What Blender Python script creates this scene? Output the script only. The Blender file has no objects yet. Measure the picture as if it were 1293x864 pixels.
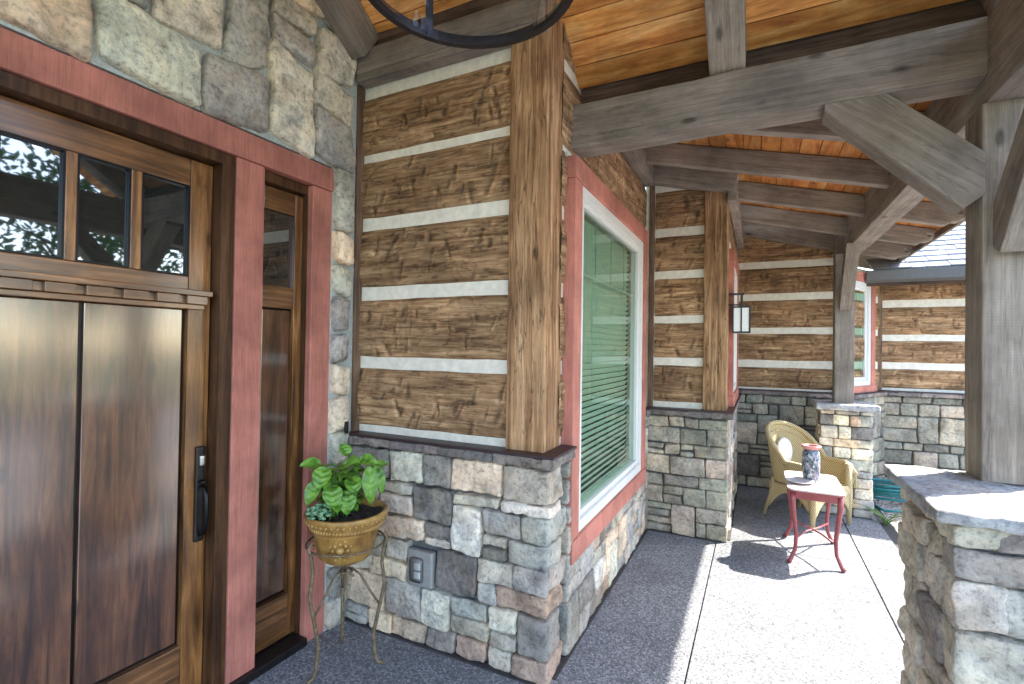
import bpy, bmesh, math, random
import numpy as np
from mathutils import Matrix, Vector
PI = math.pi
scene = bpy.context.scene
COL = scene.collection
rng = random.Random(7)

# ------------------------------------------------------------------ noise
def _h(ix, iy, iz, s):
    n = (ix * 374761393 + iy * 668265263 + iz * 2147483647 + s * 1274126177) & 0xFFFFFFFF
    n = ((n ^ (n >> 13)) * 1274126177) & 0xFFFFFFFF
    return ((n ^ (n >> 16)) & 0xFFFF) / 65535.0
def vn(p, f, s=0):
    q = np.asarray(p, float) * f + 1000.0
    i = np.floor(q).astype(np.int64); t = q - i; t = t * t * (3 - 2 * t)
    r = 0
    for a in (0, 1):
        for b in (0, 1):
            for c in (0, 1):
                w = (t[:, 0] if a else 1 - t[:, 0]) * (t[:, 1] if b else 1 - t[:, 1]) * (t[:, 2] if c else 1 - t[:, 2])
                r = r + w * _h(i[:, 0] + a, i[:, 1] + b, i[:, 2] + c, s)
    return r * 2 - 1

# ------------------------------------------------------------------ objects
WM = {}
def P3(*a): return Vector(a)
def link(o, parent=None, M=None):
    COL.objects.link(o)
    M = M or Matrix.Identity(4)
    if parent is not None:
        o.parent = parent
        pm = WM[parent.name]
        o.matrix_parent_inverse = pm.inverted()
    o.matrix_basis = M
    WM[o.name] = M.copy()
    return o
def tag(o, label=None, cat=None, group=None, kind=None):
    if label: o['label'] = label
    if cat: o['category'] = cat
    if group: o['group'] = group
    if kind: o['kind'] = kind
    return o
def thing(name, label, cat, loc=(0, 0, 0), group=None):
    o = bpy.data.objects.new(name, None); o.empty_display_size = .1
    link(o, None, Matrix.Translation(loc))
    return tag(o, label, cat, group, 'thing')

class MB:
    def __init__(s): s.v = []; s.f = []; s.c = []; s.n = 0
    def add(s, v, f, col=None):
        v = np.asarray(v, float)
        s.v.append(v); s.f += [tuple(i + s.n for i in q) for q in f]
        c = np.ones((len(v), 4)); 
        if col is not None: c[:, :3] = col
        s.c.append(c); s.n += len(v)
    def box(s, x0, x1, y0, y1, z0, z1, M=None, col=None):
        v = np.array([(x, y, z) for z in (z0, z1) for y in (y0, y1) for x in (x0, x1)])
        if M is not None: v = np.array([tuple(M @ Vector(p)) for p in v])
        s.add(v, [(0, 2, 3, 1), (4, 5, 7, 6), (0, 1, 5, 4), (2, 6, 7, 3), (0, 4, 6, 2), (1, 3, 7, 5)], col)
    def prism(s, poly, z0, z1, ax=2, col=None):
        n = len(poly)
        def mk(p, z):
            a, b = p
            return (a, b, z) if ax == 2 else ((a, z, b) if ax == 1 else (z, a, b))
        v = [mk(p, z0) for p in poly] + [mk(p, z1) for p in poly]
        f = [tuple(range(n))[::-1], tuple(range(n, 2 * n))] + [(i, (i + 1) % n, n + (i + 1) % n, n + i) for i in range(n)]
        s.add(v, f, col)
    def grid(s, fn, nu, nv, col=None, cu=False):
        v = [fn(i / nu, j / nv) for j in range(nv + 1) for i in range(nu + 1)]
        f = [(j * (nu + 1) + i, j * (nu + 1) + i + 1, (j + 1) * (nu + 1) + i + 1, (j + 1) * (nu + 1) + i) for j in range(nv) for i in range(nu)]
        s.add(v, f, col)
    def tube(s, pts, r, n=8, cap=True, closed=False, col=None):
        pts = [Vector(p) for p in pts]; m = len(pts)
        rs = r if isinstance(r, (list, tuple)) else [r] * m
        vs = []; up = None
        for i, p in enumerate(pts):
            a = pts[(i - 1) % m] if (i > 0 or closed) else p
            b = pts[(i + 1) % m] if (i < m - 1 or closed) else p
            t = (b - a).normalized()
            if up is None:
                up = Vector((0, 0, 1)) if abs(t.z) < .9 else Vector((1, 0, 0))
            sd = t.cross(up).normalized(); up = sd.cross(t).normalized()
            for k in range(n):
                a_ = 2 * PI * k / n
                vs.append(tuple(p + (sd * math.cos(a_) + up * math.sin(a_)) * rs[i]))
        f = []
        for i in range(m if closed else m - 1):
            for k in range(n):
                a = i * n + k; b = i * n + (k + 1) % n; j = ((i + 1) % m) * n
                f.append((a, b, j + (k + 1) % n, j + k))
        if cap and not closed:
            f.append(tuple(range(n))[::-1]); f.append(tuple(range((m - 1) * n, m * n)))
        s.add(vs, f, col)
    def lathe(s, prof, n=32, c=(0, 0, 0), col=None):
        vs = []
        for r, z in prof:
            for k in range(n):
                a = 2 * PI * k / n
                vs.append((c[0] + r * math.cos(a), c[1] + r * math.sin(a), c[2] + z))
        f = [(i * n + k, i * n + (k + 1) % n, (i + 1) * n + (k + 1) % n, (i + 1) * n + k) for i in range(len(prof) - 1) for k in range(n)]
        s.add(vs, f, col)
    def rbox(s, c, h, r, res=.02, amp=.004, freq=14, seed=0, col=None, fine=.0, M=None, taper=None):
        c = np.array(c, float); h = np.array(h, float); r = min(r, h.min() * .95)
        def lines(k):
            e = 1 - r / k
            if e < .08: return np.array([-1, -.5, 0, .5, 1.])
            m = max(1, min(60, int(round(2 * (k - r) / res))))
            return np.concatenate([[-1, -(1 - .3 * r / k)], np.linspace(-e, e, m + 1), [1 - .3 * r / k, 1]])
        LN = [lines(k) for k in h]; n = [len(x) - 1 for x in LN]
        V = []; Fc = []; off = 0
        for ax in range(3):
            u, w = [(1, 2), (2, 0), (0, 1)][ax]
            for sg in (-1, 1):
                a = LN[u]; b = LN[w]
                A, B = np.meshgrid(a, b, indexing='ij')
                q = np.zeros((A.size, 3)); q[:, u] = A.ravel(); q[:, w] = B.ravel(); q[:, ax] = sg
                V.append(q)
                m = n[w] + 1
                for i in range(n[u]):
                    for j in range(n[w]):
                        t = (off + i * m + j, off + (i + 1) * m + j, off + (i + 1) * m + j + 1, off + i * m + j + 1)
                        Fc.append(t if sg > 0 else t[::-1])
                off += len(q)
        q = np.concatenate(V) * h
        core = np.clip(q, -(h - r), h - r); d = q - core
        L = np.linalg.norm(d, axis=1, keepdims=True); nrm = d / np.maximum(L, 1e-9)
        pos = core + nrm * r
        if taper is not None: pos = taper(pos, h)
        w = pos + c
        k = amp * (vn(w, freq, seed) * .5 + (.5 - np.abs(vn(w, freq * 1.3, seed + 3))) * .7 + vn(w, freq * 2.6, seed + 1) * .35)
        if fine: k = k + fine * vn(w, freq * 5, seed + 2)
        pos = pos + nrm * k[:, None]
        lat = np.stack([vn(w, freq * .5, seed + 5), vn(w, freq * .5, seed + 6), vn(w, freq * .5, seed + 7)], 1) * amp * .8
        pos = pos + lat + c
        if M is not None: pos = np.array([tuple(M @ Vector(p)) for p in pos])
        s.add(pos, Fc, col)
    def build(s, name, mat, parent=None, smooth=False, bevel=0, M=None, merge=False, seg=2, autos=False):
        me = bpy.data.meshes.new(name)
        v = np.concatenate(s.v); c = np.concatenate(s.c)
        me.from_pydata(v.tolist(), [], s.f)
        at = me.color_attributes.new('Col', 'FLOAT_COLOR', 'POINT'); at.data.foreach_set('color', c.ravel())
        if merge:
            bm = bmesh.new(); bm.from_mesh(me); bmesh.ops.remove_doubles(bm, verts=bm.verts, dist=1e-5)
            bmesh.ops.recalc_face_normals(bm, faces=bm.faces); bm.to_mesh(me); bm.free()
        if smooth: me.shade_smooth() if hasattr(me, 'shade_smooth') else None
        me.update(); me.materials.append(mat)
        o = bpy.data.objects.new(name, me)
        link(o, parent, M)
        if bevel:
            b = o.modifiers.new('bevel', 'BEVEL'); b.width = bevel; b.segments = seg; b.limit_method = 'ANGLE'
            b.harden_normals = False
        return o

def mframe(o, ex, ez=(0, 0, 1)):
    ex = Vector(ex).normalized(); ez = Vector(ez).normalized(); ey = ez.cross(ex).normalized(); ez = ex.cross(ey).normalized()
    M = Matrix.Identity(4)
    for i in range(3):
        M[i][0] = ex[i]; M[i][1] = ey[i]; M[i][2] = ez[i]; M[i][3] = o[i]
    return M

# ------------------------------------------------------------------ materials
class NT:
    def __init__(s, name):
        s.m = bpy.data.materials.new(name); s.m.use_nodes = True; s.t = s.m.node_tree; s.t.nodes.clear()
        s.out = s.t.nodes.new('ShaderNodeOutputMaterial'); s.b = s.n('ShaderNodeBsdfPrincipled'); s.l(s.b.outputs[0], s.out.inputs[0])
    def n(s, t, **k):
        x = s.t.nodes.new(t)
        for a, b in k.items(): setattr(x, a, b)
        return x
    def l(s, a, b): s.t.links.new(a, b)
    def set(s, **k):
        for a, b in k.items():
            a = a.replace('_', ' ')
            if a in s.b.inputs: s.b.inputs[a].default_value = b
    def coords(s, scale=(1, 1, 1), rand=True, kind='Object'):
        tc = s.n('ShaderNodeTexCoord'); mp = s.n('ShaderNodeMapping'); mp.inputs['Scale'].default_value = scale
        src = tc.outputs[kind]
        if rand:
            oi = s.n('ShaderNodeObjectInfo'); mu = s.n('ShaderNodeMath', operation='MULTIPLY'); mu.inputs[1].default_value = 37.
            s.l(oi.outputs['Random'], mu.inputs[0]); ad = s.n('ShaderNodeVectorMath', operation='ADD')
            s.l(src, ad.inputs[0]); s.l(mu.outputs[0], ad.inputs[1]); src = ad.outputs[0]
        s.l(src, mp.inputs[0]); return mp.outputs[0]
    def noise(s, vec, scale, detail=6, rough=.6, dist=0):
        x = s.n('ShaderNodeTexNoise'); x.inputs['Scale'].default_value = scale; x.inputs['Detail'].default_value = detail
        x.inputs['Roughness'].default_value = rough; x.inputs['Distortion'].default_value = dist
        s.l(vec, x.inputs['Vector']); return x.outputs['Fac']
    def ramp(s, fac, stops):
        x = s.n('ShaderNodeValToRGB'); e = x.color_ramp.elements
        while len(e) > 1: e.remove(e[0])
        e[0].position = stops[0][0]; e[0].color = (*stops[0][1], 1) if len(stops[0][1]) == 3 else stops[0][1]
        for p, c in stops[1:]:
            k = e.new(p); k.color = (*c, 1)
        s.l(fac, x.inputs[0]); return x.outputs[0]
    def mix(s, a, b, fac, mode='MIX'):
        x = s.n('ShaderNodeMix', data_type='RGBA', blend_type=mode)
        if isinstance(fac, (int, float)): x.inputs[0].default_value = fac
        else: s.l(fac, x.inputs[0])
        for k, v in ((6, a), (7, b)):
            if isinstance(v, (tuple, list)): x.inputs[k].default_value = (*v[:3], 1)
            else: s.l(v, x.inputs[k])
        return x.outputs[2]
    def math(s, op, a, b=0.):
        x = s.n('ShaderNodeMath', operation=op)
        for k, v in ((0, a), (1, b)):
            if isinstance(v, (int, float)): x.inputs[k].default_value = v
            else: s.l(v, x.inputs[k])
        return x.outputs[0]
    def bump(s, h, strength=.3, dist=.01, prev=None):
        x = s.n('ShaderNodeBump'); x.inputs['Strength'].default_value = strength; x.inputs['Distance'].default_value = dist
        s.l(h, x.inputs['Height'])
        if prev is not None: s.l(prev, x.inputs['Normal'])
        return x.outputs[0]

def g3(v): return (v, v, v)
def wood(name, dark, mid, light, axis=0, rough=.75, bumpd=.004, grain=14, knots=True, saw=False, coat=0, big=2.2, spec=.3, strength=.6, island=False, attr=False, lo=.32, hi=.68, cracks=0., coatior=1.5, crough=.16):
    m = NT(name); sc = [grain, grain, grain]; sc[axis] = 1.0
    vec = m.coords(tuple(sc))
    if island:
        ge = m.n('ShaderNodeNewGeometry'); mu = m.math('MULTIPLY', ge.outputs['Random Per Island'], 91.)
        ad = m.n('ShaderNodeVectorMath', operation='ADD'); m.l(vec, ad.inputs[0]); m.l(mu, ad.inputs[1]); vec = ad.outputs[0]
    f1 = m.noise(vec, big, 8, .62, .9)
    c = m.ramp(f1, [(lo, dark), (.5, mid), (hi, light)])
    v2 = m.coords((1.6, 1.6, 1.6)); blot = m.noise(v2, 2.3, 4, .6)
    c = m.mix(c, m.ramp(blot, [(.35, g3(.62)), (.65, g3(1.25))]), .75, 'MULTIPLY')
    fine = m.noise(vec, 9, 3, .7)
    c = m.mix(c, m.ramp(fine, [(.38, g3(.55)), (.52, g3(1.0))]), .42, 'MULTIPLY')
    if attr:
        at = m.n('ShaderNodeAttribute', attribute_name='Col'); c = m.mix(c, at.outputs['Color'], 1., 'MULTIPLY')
    if cracks:
        sc3 = [5., 5., 5.]; sc3[axis] = .45
        cn_ = m.noise(m.coords(tuple(sc3)), 2.6, 5, .55, .6)
        ck = m.ramp(m.math('ABSOLUTE', m.math('SUBTRACT', cn_, .5)), [(.0, g3(.22)), (.006, g3(.5)), (.013, g3(1.))])
        c = m.mix(c, ck, cracks, 'MULTIPLY')
    if knots:
        kv = [5.5, 5.5, 5.5]; kv[axis] = 2.4
        vv = m.coords(tuple(kv)); vo = m.n('ShaderNodeTexVoronoi'); vo.inputs['Scale'].default_value = 1.; m.l(vv, vo.inputs['Vector'])
        k = m.ramp(vo.outputs['Distance'], [(.05, (.25, .25, .25)), (.11, (1, 1, 1))])
        c = m.mix(c, k, .8, 'MULTIPLY')
    if island:
        t = m.ramp(m.n('ShaderNodeNewGeometry').outputs['Random Per Island'], [(0, (.62, .58, .5)), (.5, (1, 1, 1)), (1, (1.25, 1.2, 1.3))])
        c = m.mix(c, t, 1., 'MULTIPLY')
    ov = m.n('ShaderNodeObjectInfo'); c = m.mix(c, m.ramp(ov.outputs['Random'], [(0, (.84, .83, .82)), (.5, (1, 1, 1)), (1, (1.14, 1.12, 1.08))]), 1., 'MULTIPLY')
    m.l(c, m.b.inputs['Base Color'])
    nb = m.bump(m.math('ADD', f1, m.math('MULTIPLY', fine, .5)), strength, bumpd)
    if saw:
        vv = m.coords((1, 1, 1), False); wv = m.n('ShaderNodeTexWave', bands_direction='XYZ'[axis]); wv.inputs['Scale'].default_value = 55; wv.inputs['Distortion'].default_value = 2.5; wv.inputs['Detail'].default_value = 3
        m.l(vv, wv.inputs['Vector']); nb = m.bump(wv.outputs['Fac'], .25, .002, nb)
    m.l(nb, m.b.inputs['Normal'])
    m.set(Roughness=rough, Specular_IOR_Level=spec, Coat_Weight=coat, Coat_Roughness=crough, Coat_IOR=coatior)
    return m.m
def plain(name, col, rough=.5, metal=0, noise=.1, bump=0, scale=30, spec=.5, coat=0):
    m = NT(name); vec = m.coords(); f = m.noise(vec, scale, 5, .6)
    lo = tuple(c * (1 - noise) for c in col); hi = tuple(min(1, c * (1 + noise)) for c in col)
    m.l(m.ramp(f, [(.3, lo), (.7, hi)]), m.b.inputs['Base Color'])
    m.set(Roughness=rough, Metallic=metal, Specular_IOR_Level=spec, Coat_Weight=coat)
    if bump: m.l(m.bump(f, .6, bump), m.b.inputs['Normal'])
    return m.m
def stone_mat(name, contrast=1.):
    m = NT(name); at = m.n('ShaderNodeAttribute', attribute_name='Col')
    vec = m.coords((1, 1, 1), False)
    a = m.noise(vec, 9, 8, .65, .4); b = m.noise(vec, 45, 6, .7); d = m.noise(vec, 4, 5, .6, 1.)
    c = m.mix(at.outputs['Color'], m.ramp(a, [(.3, (.45, .46, .46)), (.5, (1.05, 1.05, 1.03)), (.72, (1.6, 1.52, 1.38))]), .9, 'MULTIPLY')
    c = m.mix(c, m.ramp(d, [(.42, (1, 1, 1)), (.62, (.86, .72, .58))]), .5, 'MULTIPLY')
    c = m.mix(c, m.ramp(b, [(.36, g3(.42)), (.48, g3(1.05)), (.7, g3(1.3))]), .65, 'MULTIPLY')
    m.l(c, m.b.inputs['Base Color'])
    h = m.math('ADD', m.math('MULTIPLY', a, .7), m.math('MULTIPLY', b, .45))
    m.l(m.bump(h, 1., .03), m.b.inputs['Normal']); m.set(Roughness=.9, Specular_IOR_Level=.25)
    return m.m
def glass_mat(name, tint=(1, 1, 1), refl=1.0, ior=1.5):
    m = NT(name); m.t.nodes.remove(m.b)
    tr = m.n('ShaderNodeBsdfTransparent'); tr.inputs[0].default_value = (*tint, 1)
    gl = m.n('ShaderNodeBsdfGlossy'); gl.inputs['Roughness'].default_value = .01
    fr = m.n('ShaderNodeFresnel'); fr.inputs[0].default_value = ior
    fm = m.math('MULTIPLY', fr.outputs[0], refl)
    mx = m.n('ShaderNodeMixShader'); m.l(fm, mx.inputs[0]); m.l(tr.outputs[0], mx.inputs[1]); m.l(gl.outputs[0], mx.inputs[2])
    m.l(mx.outputs[0], m.out.inputs[0]); return m.m

M = {}
M['stone'] = stone_mat('stone')
M['sealant'] = plain('dark_sealant', (.045, .04, .04), .9, noise=.4, scale=50)
M['mortar'] = plain('mortar', (.13, .135, .135), .95, noise=.25, bump=.006, scale=70)
M['mortar_light'] = plain('mortar_light', (.42, .45, .42), .95, noise=.2, bump=.006, scale=70)
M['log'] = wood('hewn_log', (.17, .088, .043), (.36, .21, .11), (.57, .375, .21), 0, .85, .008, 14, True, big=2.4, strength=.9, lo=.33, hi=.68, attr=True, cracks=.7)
M['post'] = wood('honey_post', (.15, .07, .031), (.36, .195, .095), (.55, .345, .19), 2, .75, .006, 20, True, big=1.8, cracks=.85)
M['timber'] = wood('grey_timber', (.21, .172, .142), (.275, .23, .193), (.345, .295, .25), 0, .85, .003, 24, True, saw=True, big=1.5, strength=.5, cracks=.35)
M['timber_v'] = wood('grey_timber_upright', (.19, .158, .132), (.25, .21, .178), (.315, .27, .23), 2, .85, .003, 24, True, saw=True, big=1.5, strength=.5, cracks=.35)
M['fascia'] = wood('brown_board', (.05, .032, .026), (.105, .066, .052), (.16, .105, .082), 0, .8, .002, 16, False)
M['ceiling'] = wood('orange_pine_boards', (.36, .11, .022), (.68, .29, .07), (.85, .50, .19), 0, .55, .001, 9, True, big=1.8, island=True, spec=.4)
M['ceiling_y'] = wood('orange_pine_boards_shed', (.34, .11, .025), (.58, .22, .055), (.72, .36, .12), 1, .55, .001, 9, True, big=1.8, island=True, spec=.4)
M['chink'] = plain('cream_chinking', (.80, .745, .64), .85, noise=.13, bump=.004, scale=22)
M['red'] = wood('red_painted_board', (.47, .175, .13), (.53, .20, .15), (.58, .225, .17), 2, .6, .002, 22, False, saw=True, big=2., strength=.5)
M['brown_trim'] = wood('brown_trim', (.10, .055, .032), (.18, .11, .07), (.25, .16, .10), 2, .7, .002, 16, False)
M['door'] = wood('door_alder', (.022, .008, .004), (.085, .031, .014), (.17, .072, .032), 2, .30, .0012, 12, True, coat=1., big=1.7, spec=.5, strength=.3, coatior=2.0, crough=.13, lo=.36, hi=.66)
M['door_h'] = wood('door_alder_rail', (.06, .024, .008), (.17, .072, .024), (.31, .145, .055), 0, .32, .0012, 14, False, coat=.8, big=2.0, spec=.5, strength=.35)
M['door_f'] = wood('door_alder_frame', (.06, .023, .007), (.20, .085, .025), (.36, .17, .06), 2, .34, .0012, 12, True, coat=.4, big=2.0, spec=.5, strength=.35)
M['jamb'] = wood('jamb_wood', (.03, .012, .005), (.075, .032, .013), (.13, .06, .025), 2, .45, .0012, 14, False, big=2.0, spec=.3, strength=.3)
M['black'] = plain('black_metal', (.02, .02, .022), .35, .8, .2)
M['bronze'] = plain('dark_bronze', (.035, .03, .03), .4, .7, .25)
M['flash'] = plain('dark_flashing', (.05, .03, .035), .45, .3, .1)
M['white'] = plain('white_vinyl', (.74, .73, .70), .4, noise=.03)
M['blind'] = plain('pale_blind_slats', (.74, .80, .74), .6, noise=.05)
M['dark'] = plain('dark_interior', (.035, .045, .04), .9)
M['grey_plate'] = plain('grey_metal_plate', (.33, .32, .30), .5, .2, .15)
M['clear'] = glass_mat('clear_cover', (.86, .86, .86), 1.4)
M['glass'] = glass_mat('window_glass', (.69, .88, .76), 1.5, 1.45)
M['lantern_glass'] = glass_mat('lantern_glass', (.86, .88, .90), .35, 1.3)
dg = NT('door_glass'); dg.set(Roughness=.02, Specular_IOR_Level=1.0); dg.b.inputs['Base Color'].default_value = (.012, .016, .016, 1)
if 'IOR' in dg.b.inputs: dg.b.inputs['IOR'].default_value = 1.9
M['dglass'] = dg.m

def floor_mat():
    m = NT('aggregate_concrete'); vec = m.coords((1, 1, 1), False)
    vo = m.n('ShaderNodeTexVoronoi'); vo.inputs['Scale'].default_value = 120; m.l(vec, vo.inputs['Vector'])
    v2 = m.n('ShaderNodeTexVoronoi'); v2.inputs['Scale'].default_value = 42; m.l(vec, v2.inputs['Vector'])
    sep = m.n('ShaderNodeSeparateColor'); m.l(vo.outputs['Color'], sep.inputs[0])
    sp2 = m.n('ShaderNodeSeparateColor'); m.l(v2.outputs['Color'], sp2.inputs[0])
    c = m.ramp(sep.outputs[0], [(0, (.10, .105, .115)), (.35, (.165, .17, .182)), (.7, (.215, .22, .23)), (1, (.37, .37, .37))])
    dk = m.math('MULTIPLY', m.math('LESS_THAN', sp2.outputs[1], .12), m.math('LESS_THAN', v2.outputs['Distance'], .35))
    c = m.mix(c, (.12, .11, .11), m.math('MULTIPLY', dk, .8))
    b = m.noise(vec, 1.3, 8, .65, .5)
    c = m.mix(c, m.ramp(b, [(.3, g3(.74)), (.5, g3(1.)), (.7, g3(1.12))]), 1., 'MULTIPLY')
    st_ = m.noise(vec, 5.5, 4, .6, .8); c = m.mix(c, m.ramp(st_, [(.60, (1, 1, 1)), (.68, (.72, .68, .62))]), .6, 'MULTIPLY')
    m.l(c, m.b.inputs['Base Color']); m.set(Roughness=.85, Specular_IOR_Level=.3)
    m.l(m.bump(vo.outputs['Distance'], .5, .004), m.b.inputs['Normal']); return m.m
M['floor'] = floor_mat()
def gravel_mat():
    m = NT('gravel_bed'); vec = m.coords((1, 1, 1), False)
    vo = m.n('ShaderNodeTexVoronoi'); vo.inputs['Scale'].default_value = 38; m.l(vec, vo.inputs['Vector'])
    sep = m.n('ShaderNodeSeparateColor'); m.l(vo.outputs['Color'], sep.inputs[0])
    c = m.ramp(sep.outputs[0], [(0, (.14, .10, .08)), (.3, (.38, .32, .28)), (.65, (.5, .45, .4)), (1, (.62, .57, .52))])
    m.l(c, m.b.inputs['Base Color']); m.set(Roughness=.95)
    m.l(m.bump(vo.outputs['Distance'], 1., .02), m.b.inputs['Normal']); return m.m
M['gravel'] = gravel_mat()
def lawn_mat():
    m = NT('lawn'); vec = m.coords((1, 1, 1), False)
    c = m.ramp(m.noise(vec, 3, 8, .7), [(.3, (.035, .06, .018)), (.7, (.10, .13, .045))]); m.l(c, m.b.inputs['Base Color']); m.set(Roughness=.95); return m.m
M['lawn'] = lawn_mat()
def shingle_mat():
    m = NT('roof_shingles'); vec = m.coords((1, 1, 1), False)
    ge = m.n('ShaderNodeNewGeometry')
    c = m.ramp(ge.outputs['Random Per Island'], [(0, (.16, .17, .19)), (1, (.30, .31, .34))])
    c = m.mix(c, m.ramp(m.noise(vec, 120, 3, .7), [(.3, g3(.6)), (.7, g3(1.4))]), .8, 'MULTIPLY')
    m.l(c, m.b.inputs['Base Color']); m.set(Roughness=.9); return m.m
M['shingle'] = shingle_mat()

# ------------------------------------------------------------------ generic beams (grain along local X)
def beam(name, p0, p1, w, h, mat, parent, amp=.0015, roll=0, round_=.006, res=.05, up=(0, 0, 1), cut=None):
    p0 = Vector(p0); p1 = Vector(p1); L = (p1 - p0).length
    Mx = mframe(p0, p1 - p0, up)
    b = MB(); b.rbox((L / 2, 0, 0), (L / 2, w / 2, h / 2), round_, res, amp, 7, rng.randint(0, 9999), taper=cut)
    return b.build(name, mat, parent, True, 0, Mx, merge=True)
def upright(name, x0, x1, y0, y1, z0, z1, mat, parent, amp=.002, round_=.006, res=.04, Mx=None, fine=.0):
    b = MB(); c = ((x0 + x1) / 2, (y0 + y1) / 2, (z0 + z1) / 2)
    b.rbox((0, 0, 0), ((x1 - x0) / 2, (y1 - y0) / 2, (z1 - z0) / 2), round_, res, amp, 6, rng.randint(0, 9999), fine=fine)
    return b.build(name, mat, parent, True, 0, (Mx or Matrix.Identity(4)) @ Matrix.Translation(c), merge=True)

def brace(pts, lo, hi, plane, parent):
    """square-cut knee brace: outline in the x-z (plane 'x') or y-z (plane 'y') plane, thickness lo..hi across"""
    a, b_ = Vector(pts[0]), Vector(pts[3]); d = (b_ - a)
    if plane == 'x': P_ = lambda q, t: Vector((q[0], t, q[1])); dv = Vector((d.x, 0, d.y))
    else: P_ = lambda q, t: Vector((t, q[0], q[1])); dv = Vector((0, d.x, d.y))
    Mx = mframe(P_(pts[0], lo), dv); Mi = Mx.inverted(); n = len(pts)
    v = [tuple(Mi @ P_(q, lo)) for q in pts] + [tuple(Mi @ P_(q, hi)) for q in pts]
    m = MB(); m.add(v, [tuple(range(n)), tuple(range(n, 2 * n))[::-1]] + [(i, n + i, n + (i + 1) % n, (i + 1) % n) for i in range(n)])
    return m.build('knee_brace', M['timber'], parent, False, .004, Mx, merge=True)

# ------------------------------------------------------------------ stone walls (in wall-local coordinates: x along, z up, -y outward)
PAL = [((.40, .395, .375), 5), ((.28, .27, .255), 3), ((.54, .51, .45), 4), ((.72, .61, .49), 3), ((.42, .33, .28), 3), ((.43, .435, .42), 4), ((.19, .18, .175), 1), ((.72, .69, .62), 3)]
PAL_PALE = [((.74, .70, .60), 4), ((.82, .66, .50), 4), ((.46, .46, .43), 4), ((.28, .285, .28), 2), ((.58, .59, .53), 4), ((.80, .74, .63), 3)]
PAL_PIER = [((.56, .53, .49), 5), ((.62, .58, .52), 3), ((.36, .34, .33), 2), ((.48, .43, .37), 3)]
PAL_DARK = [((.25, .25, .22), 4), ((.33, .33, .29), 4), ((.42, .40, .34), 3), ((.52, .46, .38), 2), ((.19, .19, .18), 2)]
def pick(pal, r):
    t = r.random() * sum(w for _, w in pal)
    for c, w in pal:
        t -= w
        if t <= 0: break
    k = r.uniform(.82, 1.16)
    return tuple(x * k * r.uniform(.97, 1.03) * w for x, w in zip(c, (1.02, .98, .94)))
def layout(x0, x1, z0, z1, hr, wr, blocks, r, rows=None):
    """irregular coursed rubble: rows of random height, some stones two rows tall, some split"""
    if rows is None:
        rows = [z0]
        while rows[-1] < z1 - hr[0] * .6:
            rows.append(rows[-1] + r.uniform(*hr))
        if z1 - rows[-1] < hr[0] * .7 and len(rows) > 1: rows[-1] = z1
        else: rows.append(z1)
        rows[-1] = z1
    out = []; carry = []
    for j in range(len(rows) - 1):
        a, b = rows[j], rows[j + 1]; busy = [(c[0], c[1]) for c in carry]; carry = []
        for (p, q, c, d) in blocks:
            ov = min(b, d) - max(a, c)
            if ov > .004:
                busy.append((p, q))
                if c - a > .035: out.append((max(p, x0), min(q, x1), a, c))
                if b - d > .035: out.append((max(p, x0), min(q, x1), d, b))
        busy.sort(); free = []; x = x0
        for p, q in busy:
            if p > x + .012: free.append((x, min(p, x1)))
            x = max(x, q)
        if x < x1 - .012: free.append((x, x1))
        for p, q in free:
            x = p
            while x < q - 1e-6:
                h = b - a; w = min(q - x, r.uniform(*wr) * (1.25 if h > hr[1] * .8 else .95))
                if q - x - w < wr[0] * .75:
                    w = q - x if q - x < wr[1] * 1.2 else (q - x) / 2
                t = r.random()
                tall = j + 2 < len(rows) and t < .26 and w < wr[1] * .95 and rows[j + 2] - a < hr[1] * 2.1 and not any(min(rows[j + 2], d) - max(b, c) > .004 and min(x + w, q_) - max(x, p_) > 0 for (p_, q_, c, d) in blocks)
                if tall:
                    out.append((x, x + w, a, rows[j + 2])); carry.append((x, x + w))
                elif t > .86 and h > hr[0] * 1.2:
                    m = a + h * r.uniform(.4, .6); out.append((x, x + w, a, m)); out.append((x, x + w, m, b))
                else: out.append((x, x + w, a, b))
                x += w
    return [o for o in out if o[1] - o[0] > .02]
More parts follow.
